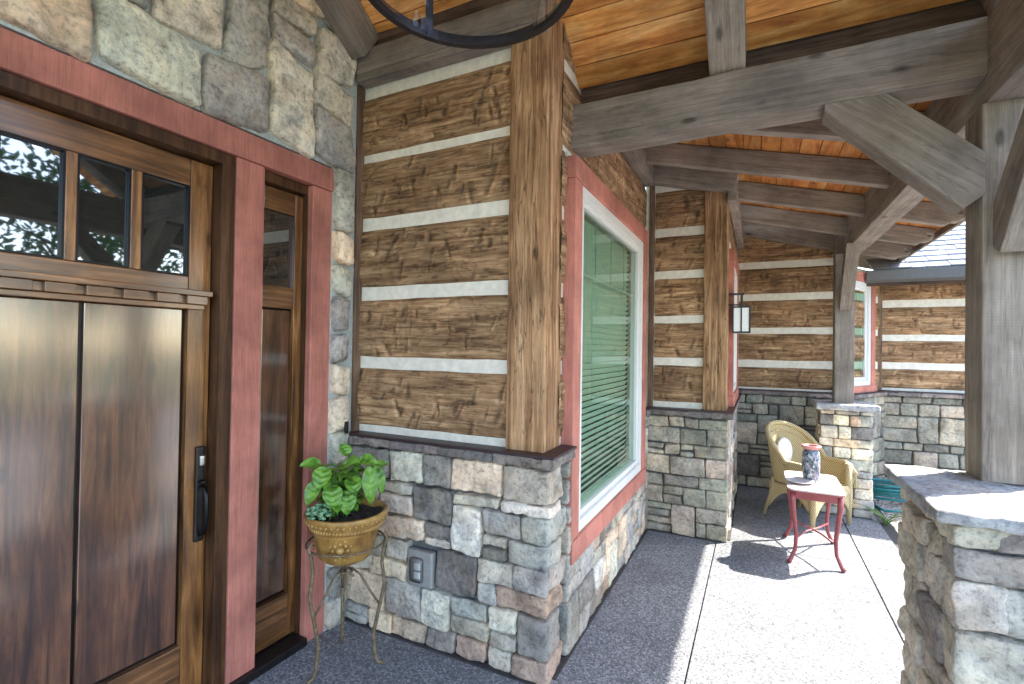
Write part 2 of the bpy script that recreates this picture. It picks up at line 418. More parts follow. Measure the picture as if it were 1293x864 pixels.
def stone_wall(name, label, Mx, L, z0, z1, seed, hr=(.075, .15), wr=(.11, .26), pal=PAL, blocks=(), face=.05, res=.022, r=.018, amp=.006, joint=.006, mortar='mortar', holes=(), quoins=(), top=None, back=.12, extra=None, xs=0., xe=0., skew=0., rows=None):
    """face = how far the stones stand out of the log plane (y=0)"""
    r_ = random.Random(seed)
    t = thing(name, label, 'stone wall', tuple(Mx @ Vector((L / 2, 0, z0))))
    mo = MB()
    if top is None:
        mo.box(0, L, -face + .040, back, z0, z1)
    else:
        mo.prism(top, -face + .040, back, 1)
    if not holes: mo.build('mortar', M[mortar], t, M=Mx)
    else:
        mo = MB(); xs_ = sorted({0, L, *[h[0] for h in holes], *[h[1] for h in holes]}); 
        for a, b in zip(xs_[:-1], xs_[1:]):
            m_ = (a + b) / 2; hh = [h for h in holes if h[0] < m_ < h[1]]
            if top is None:
                segs = [(z0, z1)]
                if hh: segs = [(z0, hh[0][2]), (hh[0][3], z1)]
                for c, d in segs:
                    if d - c > .005: mo.box(a, b, -face + .040, back, c, d)
            else:
                zb = hh[0][3] if hh else z0
                ztop = lambda x: np.interp(x, [p[0] for p in TOPL], [p[1] for p in TOPL])
                knots = [a] + [p[0] for p in TOPL if a < p[0] < b] + [b]
                mo.prism([(a, zb), (b, zb)] + [(k, ztop(k)) for k in knots[::-1]], -face + .040, back, 1)
        mo.build('mortar', M[mortar], t, M=Mx)
    s = MB(); bl = list(blocks) + [h for h in holes]
    if quoins: rows = sorted({z0, *[q[2] for q in quoins], *[q[3] for q in quoins]})
    if quoins and z1 - rows[-1] > .002: rows[-1] = z1
    for q in quoins:   # (x0,x1,z0,z1,depth_inward)
        bl.append((q[0], q[1] + .05, q[2], q[3]))
        c = pick(pal, r_)
        d0, d1 = -face - r_.uniform(-.004, .008), q[4]
        s.rbox(((q[0] + q[1]) / 2, (d0 + d1) / 2, (q[2] + q[3]) / 2), ((q[1] - q[0]) / 2 - joint * .7, (d1 - d0) / 2, (q[3] - q[2]) / 2 - joint * .7), r, res, amp, 13, r_.randint(0, 9999), c, fine=.0015)
    for (a, b, c, d) in layout(xs, L - xe, z0, z1, hr, wr, bl, r_, rows):
        if top is not None and (c + d) / 2 > np.interp((a + b) / 2, [p[0] for p in TOPL], [p[1] for p in TOPL]) - .06: continue
        col = pick(pal, r_); j = lambda: r_.uniform(-1, 1) * min(.009, .1 * (b - a))
        d0 = -face - r_.uniform(-.006, .010)
        kk = .22 if skew else .12
        k = [r_.uniform(-kk, kk) for _ in range(2)] + [r_.uniform(-.1, .1) for _ in range(2)]
        def tp(pos, h, k=k):
            u = pos[:, 0] / h[0]; w = pos[:, 2] / h[2]
            pos = pos.copy(); pos[:, 0] += h[0] * (k[0] * w * .5) * (abs(u)); pos[:, 2] += h[2] * (k[1] * u * (.5 + skew)) * abs(w)
            pos[:, 1] += -.004 + .006 * (u * k[2] + w * k[3]) * 3
            return pos
        s.rbox(((a + b) / 2, (d0 + .035) / 2, (c + d) / 2), ((b - a) / 2 - joint, (.035 - d0) / 2, (d - c) / 2 - joint), r, res, amp, 13, r_.randint(0, 9999), col, fine=.0015, taper=tp)
    s.build('stones', M['stone'], t, True, 0, Mx, merge=True)
    if z0 == 0 and not (holes and holes[0][2] == 0):
        q = MB(); q.box(0, L, -face - .022, -face + .03, -.002, .007); q.build('base_sealant', M['sealant'], t, False, .002, Mx)
    return t
def ledge(Mx, x0, x1, z, t, face=.05, out=.035, ret0=0, ret1=0, piece=.3):
    r_ = random.Random(int(z * 1000 + x1 * 77)); s = MB(); n = max(1, int((x1 - x0) / piece))
    for i in range(n):
        a = x0 + (x1 - x0) * i / n; b = x0 + (x1 - x0) * (i + 1) / n; c = pick([((.22, .20, .20), 1), ((.28, .25, .24), 1)], r_)
        s.rbox(((a + b) / 2, (-face - out + .02) / 2, z - .027), ((b - a) / 2 - .002, (face + out + .02) / 2, .021), .006, .011, .007, 40, r_.randint(0, 999), c, fine=.002)
    s.build('sill_stones', M['stone'], t, True, 0, Mx, merge=True)
    f = MB(); f.box(x0, x1 + ret1, -face - out - .006, .0, z - .004, z + .010)
    f.build('flashing', M['flash'], t, False, .003, Mx)

# ------------------------------------------------------------------ hewn log walls
def log_face(L, z0, z1, seed, res, marks=26, d=.022):
    b = MB(); r_ = random.Random(seed); nr = np.random.default_rng(seed)
    nx = max(6, int(L / res)); nz = max(8, int((z1 - z0) / res))
    X, Z = np.meshgrid(np.linspace(0, L, nx + 1), np.linspace(0, 1, nz + 1), indexing='xy')
    hz = (z1 - z0); tz = Z * 2 - 1
    wob = lambda k, a: a * vn(np.stack([X.ravel(), np.full(X.size, k), np.full(X.size, seed * .37)], 1), 7, seed).reshape(X.shape)
    zz = z0 + Z * hz + wob(1.3, .0035) * Z + wob(9.1, .0035) * (1 - Z)
    p = np.stack([X.ravel(), zz.ravel(), np.full(X.size, seed * 1.7)], 1)
    q = p * np.array([.45, 1.4, 1])
    f = vn(q, 12, seed) * .004 + np.abs(vn(p * np.array([1, .35, 1]), 22, seed + 3)) * -.004 + vn(p * np.array([.25, 2.2, 1]), 40, seed + 4) * .0022
    dep = d * (1 - np.abs(tz.ravel()) ** 6) - .004 + f
    xr, zr = p[:, 0], p[:, 1]
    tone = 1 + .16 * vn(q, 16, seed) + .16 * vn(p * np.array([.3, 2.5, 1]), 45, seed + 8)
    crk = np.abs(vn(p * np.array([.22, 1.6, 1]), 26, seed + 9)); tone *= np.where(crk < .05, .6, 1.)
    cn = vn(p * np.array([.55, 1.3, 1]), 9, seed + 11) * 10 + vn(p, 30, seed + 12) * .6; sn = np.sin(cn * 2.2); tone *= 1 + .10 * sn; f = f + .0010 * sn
    dep = d * (1 - np.abs(tz.ravel()) ** 6) - .004 + f
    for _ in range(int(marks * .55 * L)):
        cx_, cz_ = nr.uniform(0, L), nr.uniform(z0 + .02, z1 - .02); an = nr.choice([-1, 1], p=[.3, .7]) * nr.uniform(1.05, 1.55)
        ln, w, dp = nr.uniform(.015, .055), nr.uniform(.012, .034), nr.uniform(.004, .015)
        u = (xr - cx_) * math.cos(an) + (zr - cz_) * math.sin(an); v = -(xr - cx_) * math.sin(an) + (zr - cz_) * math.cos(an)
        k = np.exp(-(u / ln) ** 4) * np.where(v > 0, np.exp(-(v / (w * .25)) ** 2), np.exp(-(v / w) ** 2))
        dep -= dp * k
        lip = np.exp(-(u / ln) ** 4) * np.exp(-((v + w * .8) / (w * .35)) ** 2); tone = tone * (1 - .55 * np.exp(-(u / ln) ** 4) * np.exp(-(v / (w * .45)) ** 2)) + .45 * lip  # tone paints relief shading on the tool marks: dark hollows, highlighted lips
    dep = np.maximum(dep, .002 + .004 * (1 - np.abs(tz.ravel()) ** 8))
    v = np.stack([p[:, 0], -dep, zz.ravel()], 1)
    n = nx + 1
    F = [(j * n + i, j * n + i + 1, (j + 1) * n + i + 1, (j + 1) * n + i) for j in range(nz) for i in range(nx)]
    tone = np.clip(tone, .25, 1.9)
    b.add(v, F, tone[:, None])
    # returned edges so the log has thickness
    for row, sg in ((0, -1), (nz, 1)):
        e = v[row * n:(row + 1) * n]; bk = e.copy(); bk[:, 1] = .03
        b.add(np.concatenate([e, bk]), [((i, n + i, n + i + 1, i + 1) if sg < 0 else (i, i + 1, n + i + 1, n + i)) for i in range(nx)])
    return b
def log_wall(name, label, Mx, L, logs, zc0, zc1, seed, res=.012, backing=True, hole=None, thick=.13, marks=26):
    """logs: list of (z0,z1,x0,x1)"""
    t = thing(name, label, 'log wall', tuple(Mx @ Vector((L / 2, 0, zc0))))
    c = MB()
    if hole is None: c.box(0, L, .0, thick, zc0, zc1)
    else:
        a, b, d, e = hole
        c.box(0, a, .0, thick, zc0, zc1); c.box(b, L, .0, thick, zc0, zc1)
        if e < zc1: c.box(a, b, .0, thick, e, zc1)
        if d > zc0: c.box(a, b, .0, thick, zc0, d)
    c.build('chinking', M['chink'], t, False, 0, Mx)
    for i, lg in enumerate(logs):
        z0, z1, x0, x1 = (lg + (0, L))[:4] if len(lg) == 2 else lg
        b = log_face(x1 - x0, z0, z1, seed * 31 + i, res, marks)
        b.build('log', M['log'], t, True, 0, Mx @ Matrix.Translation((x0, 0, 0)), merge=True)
    return t

# wall frames
YA, YB, YD, YE = 2.185, 4.44, 6.40, 7.20
WDR = mframe((-2.11, -2.0, 0), (0, 1, 0))            # door wall  (local x = y+2)
WA = mframe((-2.11, YA, 0), (1, 0, 0))               # log wall beside the door
WW = mframe((-.91, YA, 0), (0, 1, 0))                # window wall
WB = mframe((-.91, YB, 0), (1, 0, 0))
WC = mframe((-.26, YB, 0), (0, 1, 0))
WD = mframe((-.26, YD, 0), (1, 0, 0))
WF = mframe((.85, YD, 0), (.44, .80, 0)); LF = math.hypot(.44, .80)
WE = mframe((1.29, YE, 0), (1, 0, 0))
LED = 1.05

# ---- door wall: stone gable
RY, RZ0, RS = .857, 3.0, .68      # ridge y, eave ceiling height at y=2.62, slope
def ceil_z(y): return RZ0 + RS * (2.62 - (y if y >= RY else 2 * RY - y))
TOPL = [(0, ceil_z(-2) + .02), (2 + RY, ceil_z(RY) + .02), (4.18, ceil_z(2.18) + .02)]
dh = (1.72 + .02, 4.02 - .01, 0, 2.52)   # local x extents of the whole doorway (y -.26..2.01)
stone_wall('gable_stone_wall', 'pale rubble stone wall rising to a gable over the red door casing', WDR, 4.20, 0, 4.25, 12, (.16, .28), (.16, .34), PAL_PALE, holes=[(1.70, 3.965, 0, 2.525)], face=.055, res=.022, r=.024, amp=.012, joint=.009, mortar='mortar_light', top=TOPL, skew=.6, rows=[0, .16, .33, .52, .70, .90, 1.08, 1.27, 1.45, 1.62, 1.82, 2.0, 2.18, 2.35, 2.525, 2.79, 2.98, 3.25, 3.44, 3.70, 3.92, 4.25], xe=.105)

# ---- log wall A
LA = 1.20
stone_wall('entry_stone_wall', 'grey and tan fieldstone base below the tall log panel beside the front door', WA, LA + .0, 0, LED - .06, 27, (.08, .14), (.13, .28), PAL, blocks=[(.45, .63, .30, .49)], face=.065, res=.015, r=.011, amp=.010,
           quoins=[(LA - a, LA + .055, z0, z1, d) for a, z0, z1, d in ((.13, 0, .105, .16), (.10, .105, .30, .09), (.22, .30, .40, .12), (.12, .40, .52, .18), (.16, .52, .64, .09), (.09, .64, .76, .17), (.20, .76, .82, .1), (.19, .82, .985, .12))])
_t = bpy.data.objects['entry_stone_wall']; ledge(WA, .02, LA + .091, LED, _t, .065)
log_wall('entry_log_wall', 'tall hewn log panel with cream chinking between the front door and the big window', WA, LA + .0,
         [(1.10, 1.42, .03, 1.02), (1.49, 1.815, .03, 1.02), (1.89, 2.215, .03, 1.02), (2.29, 2.61, .03, 1.02), (2.66, 2.985, .03, 1.02)], LED, 3.12, 5, .0075, marks=40)
_t = bpy.data.objects['entry_log_wall']
upright('corner_post', -1.10, -.90, 2.145, 2.36, LED + .006, 3.32, M['post'], _t, .004, .008, .02, fine=.0008)
upright('corner_trim', -2.145, -2.076, 2.135, 2.19, LED + .006, 3.06, M['brown_trim'], _t, .001, .004)

# ---- window wall W
LW = YB - YA
wt = (2.40 - YA, 4.23 - YA, .45, 2.55)     # outer trim in local coords
stone_wall('window_stone_wall', 'long stone base running under the big window', WW, LW - .05, 0, LED - .06, 37, (.09, .16), (.12, .26), PAL, holes=[(wt[0] + .05, wt[1] - .05, wt[2] + .06, LED + .1)], face=.05, res=.02, quoins=[], xs=.17, amp=.009, r=.012, rows=[0, .12, .27, .36, .51, .66, .76, .89, .985])
_t = bpy.data.objects['window_stone_wall']; ledge(WW, .002, wt[0] - .004, LED, _t, .05); ledge(WW, wt[1] + .004, LW - .07, LED, _t, .05)
log_wall('window_log_wall', 'narrow log ends and long top log around the big red trimmed window', WW, LW - .02,
         [(1.10, 1.42, .14, wt[0]), (1.49, 1.815, .14, wt[0]), (1.89, 2.215, .14, wt[0]), (2.29, 2.57, .14, wt[0]), (1.10, 1.42, wt[1], LW - .03), (1.49, 1.815, wt[1], LW - .03), (1.89, 2.215, wt[1], LW - .03), (2.29, 2.57, wt[1], LW - .03), (2.60, 2.985, .14, LW - .03), (3.05, 3.30, .14, LW - .03)],
         LED, 3.35, 8, .012, hole=(wt[0] + .06, wt[1] - .06, LED - .1, wt[3] - .06), marks=30)

def window(name, label, Mx, x0, x1, z0, z1, tw, sash=.055, cols=4, rowz=None, out=.07, blinds=True, slat=.039, interior=.35, head=0.):
    t = thing(name, label, 'window', tuple(Mx @ Vector(((x0 + x1) / 2, -out, z0))))
    a = MB()
    a.box(x0 - head, x1 + head, -out - .004, 0, z1 - tw, z1); 
    a.box(x0, x0 + tw, -out, 0, z0 + tw + .002, z1 - tw - .002); a.box(x1 - tw, x1, -out, 0, z0 + tw + .002, z1 - tw - .002)
    a.box(x0 - head, x1 + head, -out - .006, 0, z0, z0 + tw)
    a.build('trim', M['red'], t, False, .004, Mx)
    f = MB(); i0, i1, j0, j1 = x0 + tw, x1 - tw, z0 + tw, z1 - tw; y0, y1 = -out + .012, .05
    s = sash
    f.box(i0, i1, y0, y1, j1 - s, j1); f.box(i0, i1, y0, y1, j0, j0 + s); f.box(i0, i0 + s, y0, y1, j0 + s + .001, j1 - s - .001); f.box(i1 - s, i1, y0, y1, j0 + s + .001, j1 - s - .001)
    q = s * .55; k0, k1, l0, l1 = i0 + s, i1 - s, j0 + s, j1 - s
    f.box(k0, k1, y0 + .02, y1, l1 - q, l1); f.box(k0, k1, y0 + .02, y1, l0, l0 + q); f.box(k0, k0 + q, y0 + .02, y1, l0 + q, l1 - q); f.box(k1 - q, k1, y0 + .02, y1, l0 + q, l1 - q)
    f.build('frame', M['white'], t, False, .003, Mx)
    k0 += q; k1 -= q; l0 += q; l1 -= q
    g = MB(); g.grid(lambda u, v: (k0 + (k1 - k0) * u, -.010, l0 + (l1 - l0) * v), 1, 1); g.build('glass', M['glass'], t, M=Mx)
    if cols:
        mm = MB(); rz = rowz or l1 - .4
        for i in range(1, cols): 
            x = k0 + (k1 - k0) * i / cols; mm.box(x - .006, x + .006, -.006, .0, rz, l1)
        mm.box(k0, k1, -.007, .001, rz - .008, rz + .008)
        mm.build('grille', M['white'], t, M=Mx)
    if blinds:
        bl = MB(); n = int((l1 - l0) / slat)
        for i in range(n + 1):
            z = l0 + (l1 - l0) * i / n
            Ml = Matrix.Translation((0, .055, z)) @ Matrix.Rotation(math.radians(-55), 4, 'X')
            bl.box(k0 + .004, k1 - .004, -.024, .024, -.0012, .0012, Ml)
        bl.build('blind', M['blind'], t, M=Mx)
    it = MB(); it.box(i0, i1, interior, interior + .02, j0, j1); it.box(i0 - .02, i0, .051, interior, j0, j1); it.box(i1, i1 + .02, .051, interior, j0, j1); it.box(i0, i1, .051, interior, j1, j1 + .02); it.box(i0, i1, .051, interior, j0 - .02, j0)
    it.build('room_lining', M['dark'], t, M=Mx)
    return t
window('picture_window', 'large window with pale horizontal blinds in wide red trim facing the walkway', WW, wt[0], wt[1], wt[2], wt[3], .115, .06, 4, 1.98, .065)

# ---- wall B
LB = .65
stone_wall('return_stone_wall', 'short stone base facing the camera at the far end of the big window', WB, LB + .0, 0, LED - .06, 41, (.08, .15), (.11, .24), [((.36, .35, .30), 4), ((.47, .44, .37), 4), ((.58, .51, .42), 3), ((.26, .25, .22), 2)], face=.06, res=.022, r=.011, amp=.009, xs=.03,
           quoins=[(LB - a, LB + .045, z0, z1, d) for a, z0, z1, d in ((.12, 0, .13, .2), (.20, .13, .25, .12), (.12, .25, .40, .2), (.18, .40, .50, .1), (.13, .50, .66, .2), (.22, .66, .76, .1), (.12, .76, .90, .2), (.18, .90, .985, .1))])
ledge(WB, .05, LB + .081, LED, bpy.data.objects['return_stone_wall'], .06)
log_wall('return_log_wall', 'short log panel with honey corner post beyond the big window', WB, LB,
         [(1.11, 1.42, .09, .50), (1.49, 1.785, .09, .50), (1.85, 2.17, .09, .50), (2.24, 2.535, .09, .50), (2.61, 2.93, .09, .50)], LED, 3.1, 13, .012, marks=34)
_t = bpy.data.objects['return_log_wall']
upright('corner_post', -.415, -.235, 4.40, 4.60, LED + .006, 2.90, M['post'], _t, .004, .008, .03)
upright('corner_trim', -.865, -.825, 4.385, 4.43, LED + .006, 3.05, M['brown_trim'], _t, .001, .003)

# ---- wall C
LC = YD - YB
stone_wall('side_stone_wall', 'receding stone base under the lantern wall', WC, LC, 0, LED - .05, 43, (.09, .15), (.12, .26), PAL, face=.04, res=.03, xs=.2)
ledge(WC, .002, LC - .05, LED, bpy.data.objects['side_stone_wall'], .04)
log_wall('side_log_wall', 'receding log wall holding the lantern and a red trimmed window', WC, LC,
         [(z0, z1, a, b) for (z0, z1) in ((1.11, 1.42), (1.49, 1.785), (1.85, 2.17), (2.24, 2.535)) for a, b in ((.17, .32), (1.5, LC - .02))] + [(2.61, 2.9, .17, LC - .02)], LED, 2.95, 17, .02)
window('side_window', 'narrowly seen red trimmed window on the lantern wall', WC, .32, 1.5, 1.06, 2.46, .10, .05, 0, out=.06, blinds=False, interior=.12)

# ---- wall D
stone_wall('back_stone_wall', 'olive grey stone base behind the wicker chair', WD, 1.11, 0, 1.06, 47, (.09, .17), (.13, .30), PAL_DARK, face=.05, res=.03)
ledge(WD, .03, 1.11, 1.11, bpy.data.objects['back_stone_wall'], .05)
log_wall('back_log_wall', 'log wall with cream chinking behind the wicker chair and under the rafters', WD, 1.11,
         [(1.14, 1.37, .03, 1.1), (1.455, 1.755, .03, 1.1), (1.83, 2.14, .03, 1.1), (2.22, 2.51, .03, 1.1), (2.59, 2.95, .03, 1.1)], 1.10, 3.0, 19, .015, marks=30)
# ---- wall F (angled bay)
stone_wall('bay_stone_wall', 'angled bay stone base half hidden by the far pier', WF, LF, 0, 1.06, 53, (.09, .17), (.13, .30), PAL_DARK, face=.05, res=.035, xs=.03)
ledge(WF, .0, LF, 1.11, bpy.data.objects['bay_stone_wall'], .05)
log_wall('bay_log_wall', 'angled bay log wall beside the far grey post', WF, LF, [(1.14, 1.37), (1.455, 1.755), (1.83, 2.14), (2.22, 2.45)], 1.10, 2.5, 21, .02)
window('bay_window', 'tall white sashed window in red trim behind the far grey post', WF, -.12, .60, 1.09, 2.44, .10, .06, 2, 1.9, .06, slat=.05, interior=.2, head=.03)
# ---- wall E
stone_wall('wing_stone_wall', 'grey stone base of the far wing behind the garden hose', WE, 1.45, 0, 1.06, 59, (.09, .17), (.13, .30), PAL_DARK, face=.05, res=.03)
ledge(WE, .0, 1.45, 1.11, bpy.data.objects['wing_stone_wall'], .05)
log_wall('wing_log_wall', 'log wall of the far wing below its shingled roof', WE, 1.45, [(1.15, 1.37), (1.45, 1.70), (1.775, 2.09), (2.18, 2.45)], 1.10, 2.5, 25, .015, marks=30)
upright('corner_trim', 1.245, 1.295, 7.13, 7.17, 1.12, 2.4, M['brown_trim'], bpy.data.objects['wing_log_wall'], .001, .003)

# ------------------------------------------------------------------ wing roof
t = thing('wing_roofing', 'sunlit grey shingled roof with a metal gutter on the far wing', 'roof', (1.9, 6.7, 2.45))
sh = MB(); sr = random.Random(3); sl = .60
for i in range(22):
    y = 6.72 + i * .13; z = 2.47 + (y - 6.72) * sl; x = 1.2 + sr.uniform(-.1, 0)
    while x < 2.78:
        w = sr.uniform(.12, .22); x2 = min(x + w, 2.8); dz = sr.uniform(0, .006)
        sh.box(0, x2 - x - .006, 0, .19, 0, .014, Matrix.Translation((x, y, z + .012 + dz)) @ Matrix.Rotation(math.atan(sl) - .07, 4, 'X')); x = x2
sh.build('shingles', M['shingle'], t)
dk = MB(); dk.prism([(6.70, 2.42), (9.6, 2.42 + 2.9 * sl), (9.6, 2.47 + 2.9 * sl), (6.70, 2.465)], 1.15, 2.79, 0); dk.build('roof_deck', M['timber'], t)
gm = plain('gutter_metal', (.11, .11, .11), .6, .1, .1); M['gutter'] = gm
gu = MB(); gu.prism([(6.58, 2.35), (6.66, 2.33), (6.70, 2.33), (6.70, 2.45), (6.69, 2.45), (6.69, 2.345), (6.665, 2.345), (6.595, 2.365), (6.575, 2.45), (6.56, 2.455), (6.56, 2.44)], 1.05, 2.8, 0); gu.build('gutter', gm, t, False, .002)
fa = MB(); fa.box(1.0, 2.79, 6.702, 6.73, 2.30, 2.44); fa.box(1.0, 2.79, 6.73, 7.2, 2.385, 2.40); fa.build('fascia', M['fascia'], t)

# ------------------------------------------------------------------ shed roof over the walk
def zb(x): return 2.84 - .26 * x            # underside of rafters
t = thing('walkway_canopy', 'low sloping porch roof of orange boards on grey rafters over the walkway', 'roof', (.3, 4.8, 2.9))
ang = math.atan(.26); x0, x1 = -.93, 1.41
dk = MB(); dr = random.Random(5); nb = 20
ex = Vector((math.cos(ang), 0, -math.sin(ang))); Lr = (x1 - x0) / math.cos(ang); bw = Lr / nb
Md = mframe((x0, 2.70, zb(x0) + .165), ex)
for i in range(nb):
    o = dr.uniform(0, .001); dk.box(i * bw + .002, (i + 1) * bw - .002, 0, 5.0, o, .018 + o)
dk.build('deck_boards', M['ceiling_y'], t, False, .002, Md)
rc = MB(); rc.box(-.0, Lr + .03, 0, 5.0, .022, .06); rc.build('roof_covering', M['shingle'], t, M=Md)
def tailcut(pos, h):
    pos = pos.copy(); e = np.clip((pos[:, 0] - (h[0] - .10)) / .10, 0, 1)
    low = (pos[:, 2] < 0)
    pos[:, 2] = np.where(low, pos[:, 2] + e * .075 * (1 + .35 * np.sin(e * PI * 2)), pos[:, 2]); return pos
for k, y in enumerate((2.46 + .33, 3.2 + .05, 4.0, 4.77, 5.53, 6.28, 7.02)):
    if k == 0: continue
    xe_ = 1.36
    xs_ = -.90 if y < 4.4 else (-.25 if y < 6.35 else .9)
    a = Vector((xs_, y, zb(xs_) + .08)); b = Vector((xe_, y, zb(xe_) + .08))
    beam('rafter', a, b, .075, .155, M['timber'], t, .001, cut=tailcut, res=.03)
fb = MB(); fb.box(Lr, Lr + .02, 0, 5.0, -.06, .022); fb.build('eave_board', M['timber_v'], t, False, .002, Md)
# wall plates
beam('wall_plate', (-.86, 2.7, 3.05), (-.86, 4.38, 3.05), .09, .14, M['timber'], t)
beam('wall_plate', (-.20, 4.32, 2.84), (-.20, 6.4, 2.84), .07, .16, M['timber'], t)
beam('header', (-.88, 4.37, zb(-.88) + .02), (-.17, 4.37, zb(-.17) + .02), .12, .15, M['timber'], t)

# ------------------------------------------------------------------ entry gable roof
t = thing('entry_canopy', 'orange pine boarded gable roof over the front door', 'roof', (-.4, RY, 4.1))
ea = math.atan(RS)
for sgn in (1, -1):
    ye = 2.62 if sgn > 0 else 2 * RY - 2.62
    Ls = (2.62 - RY) / math.cos(ea); nb = 17; bw = Ls / nb
    ey = Vector((0, -sgn * math.cos(ea), math.sin(ea)))   # up slope
    Mr = Matrix.Identity(4)
    exv = Vector((1, 0, 0)); ezv = exv.cross(ey)
    if ezv.z < 0: ezv = -ezv
    for i in range(3):
        Mr[i][0] = exv[i]; Mr[i][1] = ey[i]; Mr[i][2] = ezv[i]; Mr[i][3] = (-2.2, ye, RZ0)[i]
    dk = MB()
    for i in range(nb):
        o = dr.uniform(0, .001)
        xx = 0.; 
        while xx < 3.6:
            xw = dr.uniform(3.2, 3.5) if xx == 0 else 3.7 - xx
            dk.box(xx, min(xx + xw, 3.7) - .001, i * bw + .0022, (i + 1) * bw - .0022, o, .018 + o); xx += xw
    dk.build('ceiling_boards', M['ceiling'], t, False, .002, Mr)
    rc = MB(); rc.box(0, 3.75, -.05, Ls, .022, .06); rc.build('roof_covering', M['shingle'], t, M=Mr)
    for (xa, w, h) in ((-2.0, .11, .20), (-.143, .155, .19), (.86, .155, .19)):
        yy0 = 2.10 if xa < -1 else 2.56
        yy0 = yy0 if sgn > 0 else 2 * RY - yy0
        off = h / 2 / math.cos(ea) + .006
        beam('rafter', (xa, yy0, ceil_z(yy0) - off), (xa, RY + sgn * .0, ceil_z(RY) - off), w, h, M['timber'], t, .001)
beam('ridge_beam', (-2.05, RY, ceil_z(RY) - .22), (1.45, RY, ceil_z(RY) - .22), .12, .2, M['timber'], t)
fb = MB(); fb.box(-.90, 1.45, 2.635, 2.67, 2.80, 3.10); fb.build('frieze_board', M['fascia'], t, False, .002)
# beam on top of wall A
t = thing('wall_top_beam', 'dark grey ledger beam lying over the tall log panel', 'beam', (-1.5, 2.1, 3.1))
beam('lower_beam', (-2.06, 2.14, 3.155), (-.91, 2.14, 3.155), .10, .13, M['timber'], t)
beam('upper_board', (-2.06, 2.165, 3.29), (-.91, 2.165, 3.29), .05, .14, M['fascia'], t)
b = MB(); b.box(-2.06, -.905, 2.095, 2.18, 3.05, 3.088); b.build('cover_strip', M['timber'], t, False, .003)

# ------------------------------------------------------------------ main timbers
t = thing('cross_beam', 'heavy grey crossbeam from the log corner post to the near porch post', 'beam', (-.1, 2.55, 2.62))
beam('beam', (-.935, 2.55, 2.729), (.775, 2.55, 2.729), .16, .226, M['timber'], t, .003, res=.03)
brace([(.245, 2.620), (.46, 2.620), (.768, 2.325), (.768, 2.165), (.705, 2.115), (.245, 2.585)], 2.478, 2.61, 'x', t)
t = thing('long_beam', 'long grey eave beam running from the near porch post to the far one', 'beam', (.8, 4, 2.5))
beam('beam', (.885, .2, 2.68), (.80, 6.35, 2.68), .16, .32, M['timber'], t, .003, res=.05)

def pier(name, label, x0, x1, y0, y1, h, seed, pal, cap, ch=.075, rough=.010, res=.02):
    t = thing(name, label, 'stone pier', ((x0 + x1) / 2, (y0 + y1) / 2, 0))
    r_ = random.Random(seed); s = MB(); z = 0
    core = MB(); core.box(x0 + .035, x1 - .035, y0 + .035, y1 - .035, 0, h - .005); core.build('mortar', M['mortar'], t)
    row = 0
    while z < h - .02:
        hh = min(r_.uniform(.7, 1.45) * ch, h - z)
        if h - z - hh < ch * .5: hh = h - z
        # corner stones alternate, then fill each face
        for (ax, f, lo, hi, sg) in (('y', y0, x0, x1, -1), ('x', x0, y0, y1, -1), ('y', y1, x0, x1, 1), ('x', x1, y0, y1, 1)):
            own = (row % 2 == 0) == (ax == 'y')
            a = lo if own else lo + .10; e = hi if own else hi - .10
            while a < e - .02:
                w = r_.uniform(1.2, 2.6) * ch; 
                if e - a - w < .08: w = e - a
                out = r_.uniform(-.008, .016); c = pick(pal, r_)
                dp = .13
                if ax == 'y': cx_, cy_, hx, hy = a + w / 2, f - sg * (dp / 2 - out), w / 2 - .005, dp / 2
                else: cx_, cy_, hx, hy = f - sg * (dp / 2 - out), a + w / 2, dp / 2, w / 2 - .005
                s.rbox((cx_, cy_, z + hh / 2), (hx, hy, hh / 2 - .0045), .012, res, rough * (1.15 if f == x0 else .7), 15, r_.randint(0, 9999), c, fine=.002)
                a += w
        z += hh; row += 1
    s.build('stones', M['stone'], t, True, merge=True)
    cx0, cx1, cy0, cy1, cz0, cz1 = cap
    c = MB(); c.rbox(((cx0 + cx1) / 2, (cy0 + cy1) / 2, (cz0 + cz1) / 2), ((cx1 - cx0) / 2, (cy1 - cy0) / 2, (cz1 - cz0) / 2), .012, .018, .007, 16, seed, (.40, .41, .43), fine=.003)
    c.build('cap_slab', M['stone'], t, True, merge=True)
    return t
pier('near_pier', 'sunlit fieldstone pier with flagstone cap carrying the thick timber post', .55, 1.20, 2.03, 2.63, 1.015, 71, PAL_PIER, (.497, 1.26, 1.98, 2.70, 1.022, 1.064), .135, .013, .018)
pier('far_pier', 'cream fieldstone pier behind the wicker chair', .54, .97, 5.66, 6.08, 1.0, 73, PAL_PALE, (.50, 1.01, 5.60, 6.12, 1.005, 1.06), .085, .007, .03)
t = thing('near_post', 'thick grey timber post standing on the near stone pier', 'post', (.86, 2.6, 1.07))
upright('shaft', .765, .945, 2.50, 2.68, 1.066, 2.522, M['timber_v'], t, .002)
brace([(2.498, 1.96), (2.498, 2.13), (2.13, 2.53), (1.97, 2.53), (2.44, 1.93)], .795, .925, 'y', t)
t = thing('far_post', 'slim grey timber post standing on the far stone pier', 'post', (.74, 5.8, 1.06))
upright('shaft', .665, .825, 5.74, 5.90, 1.058, 2.522, M['timber_v'], t, .0015)
brace([(5.738, 1.98), (5.738, 2.12), (5.40, 2.53), (5.26, 2.53), (5.69, 1.96)], .695, .80, 'y', t)

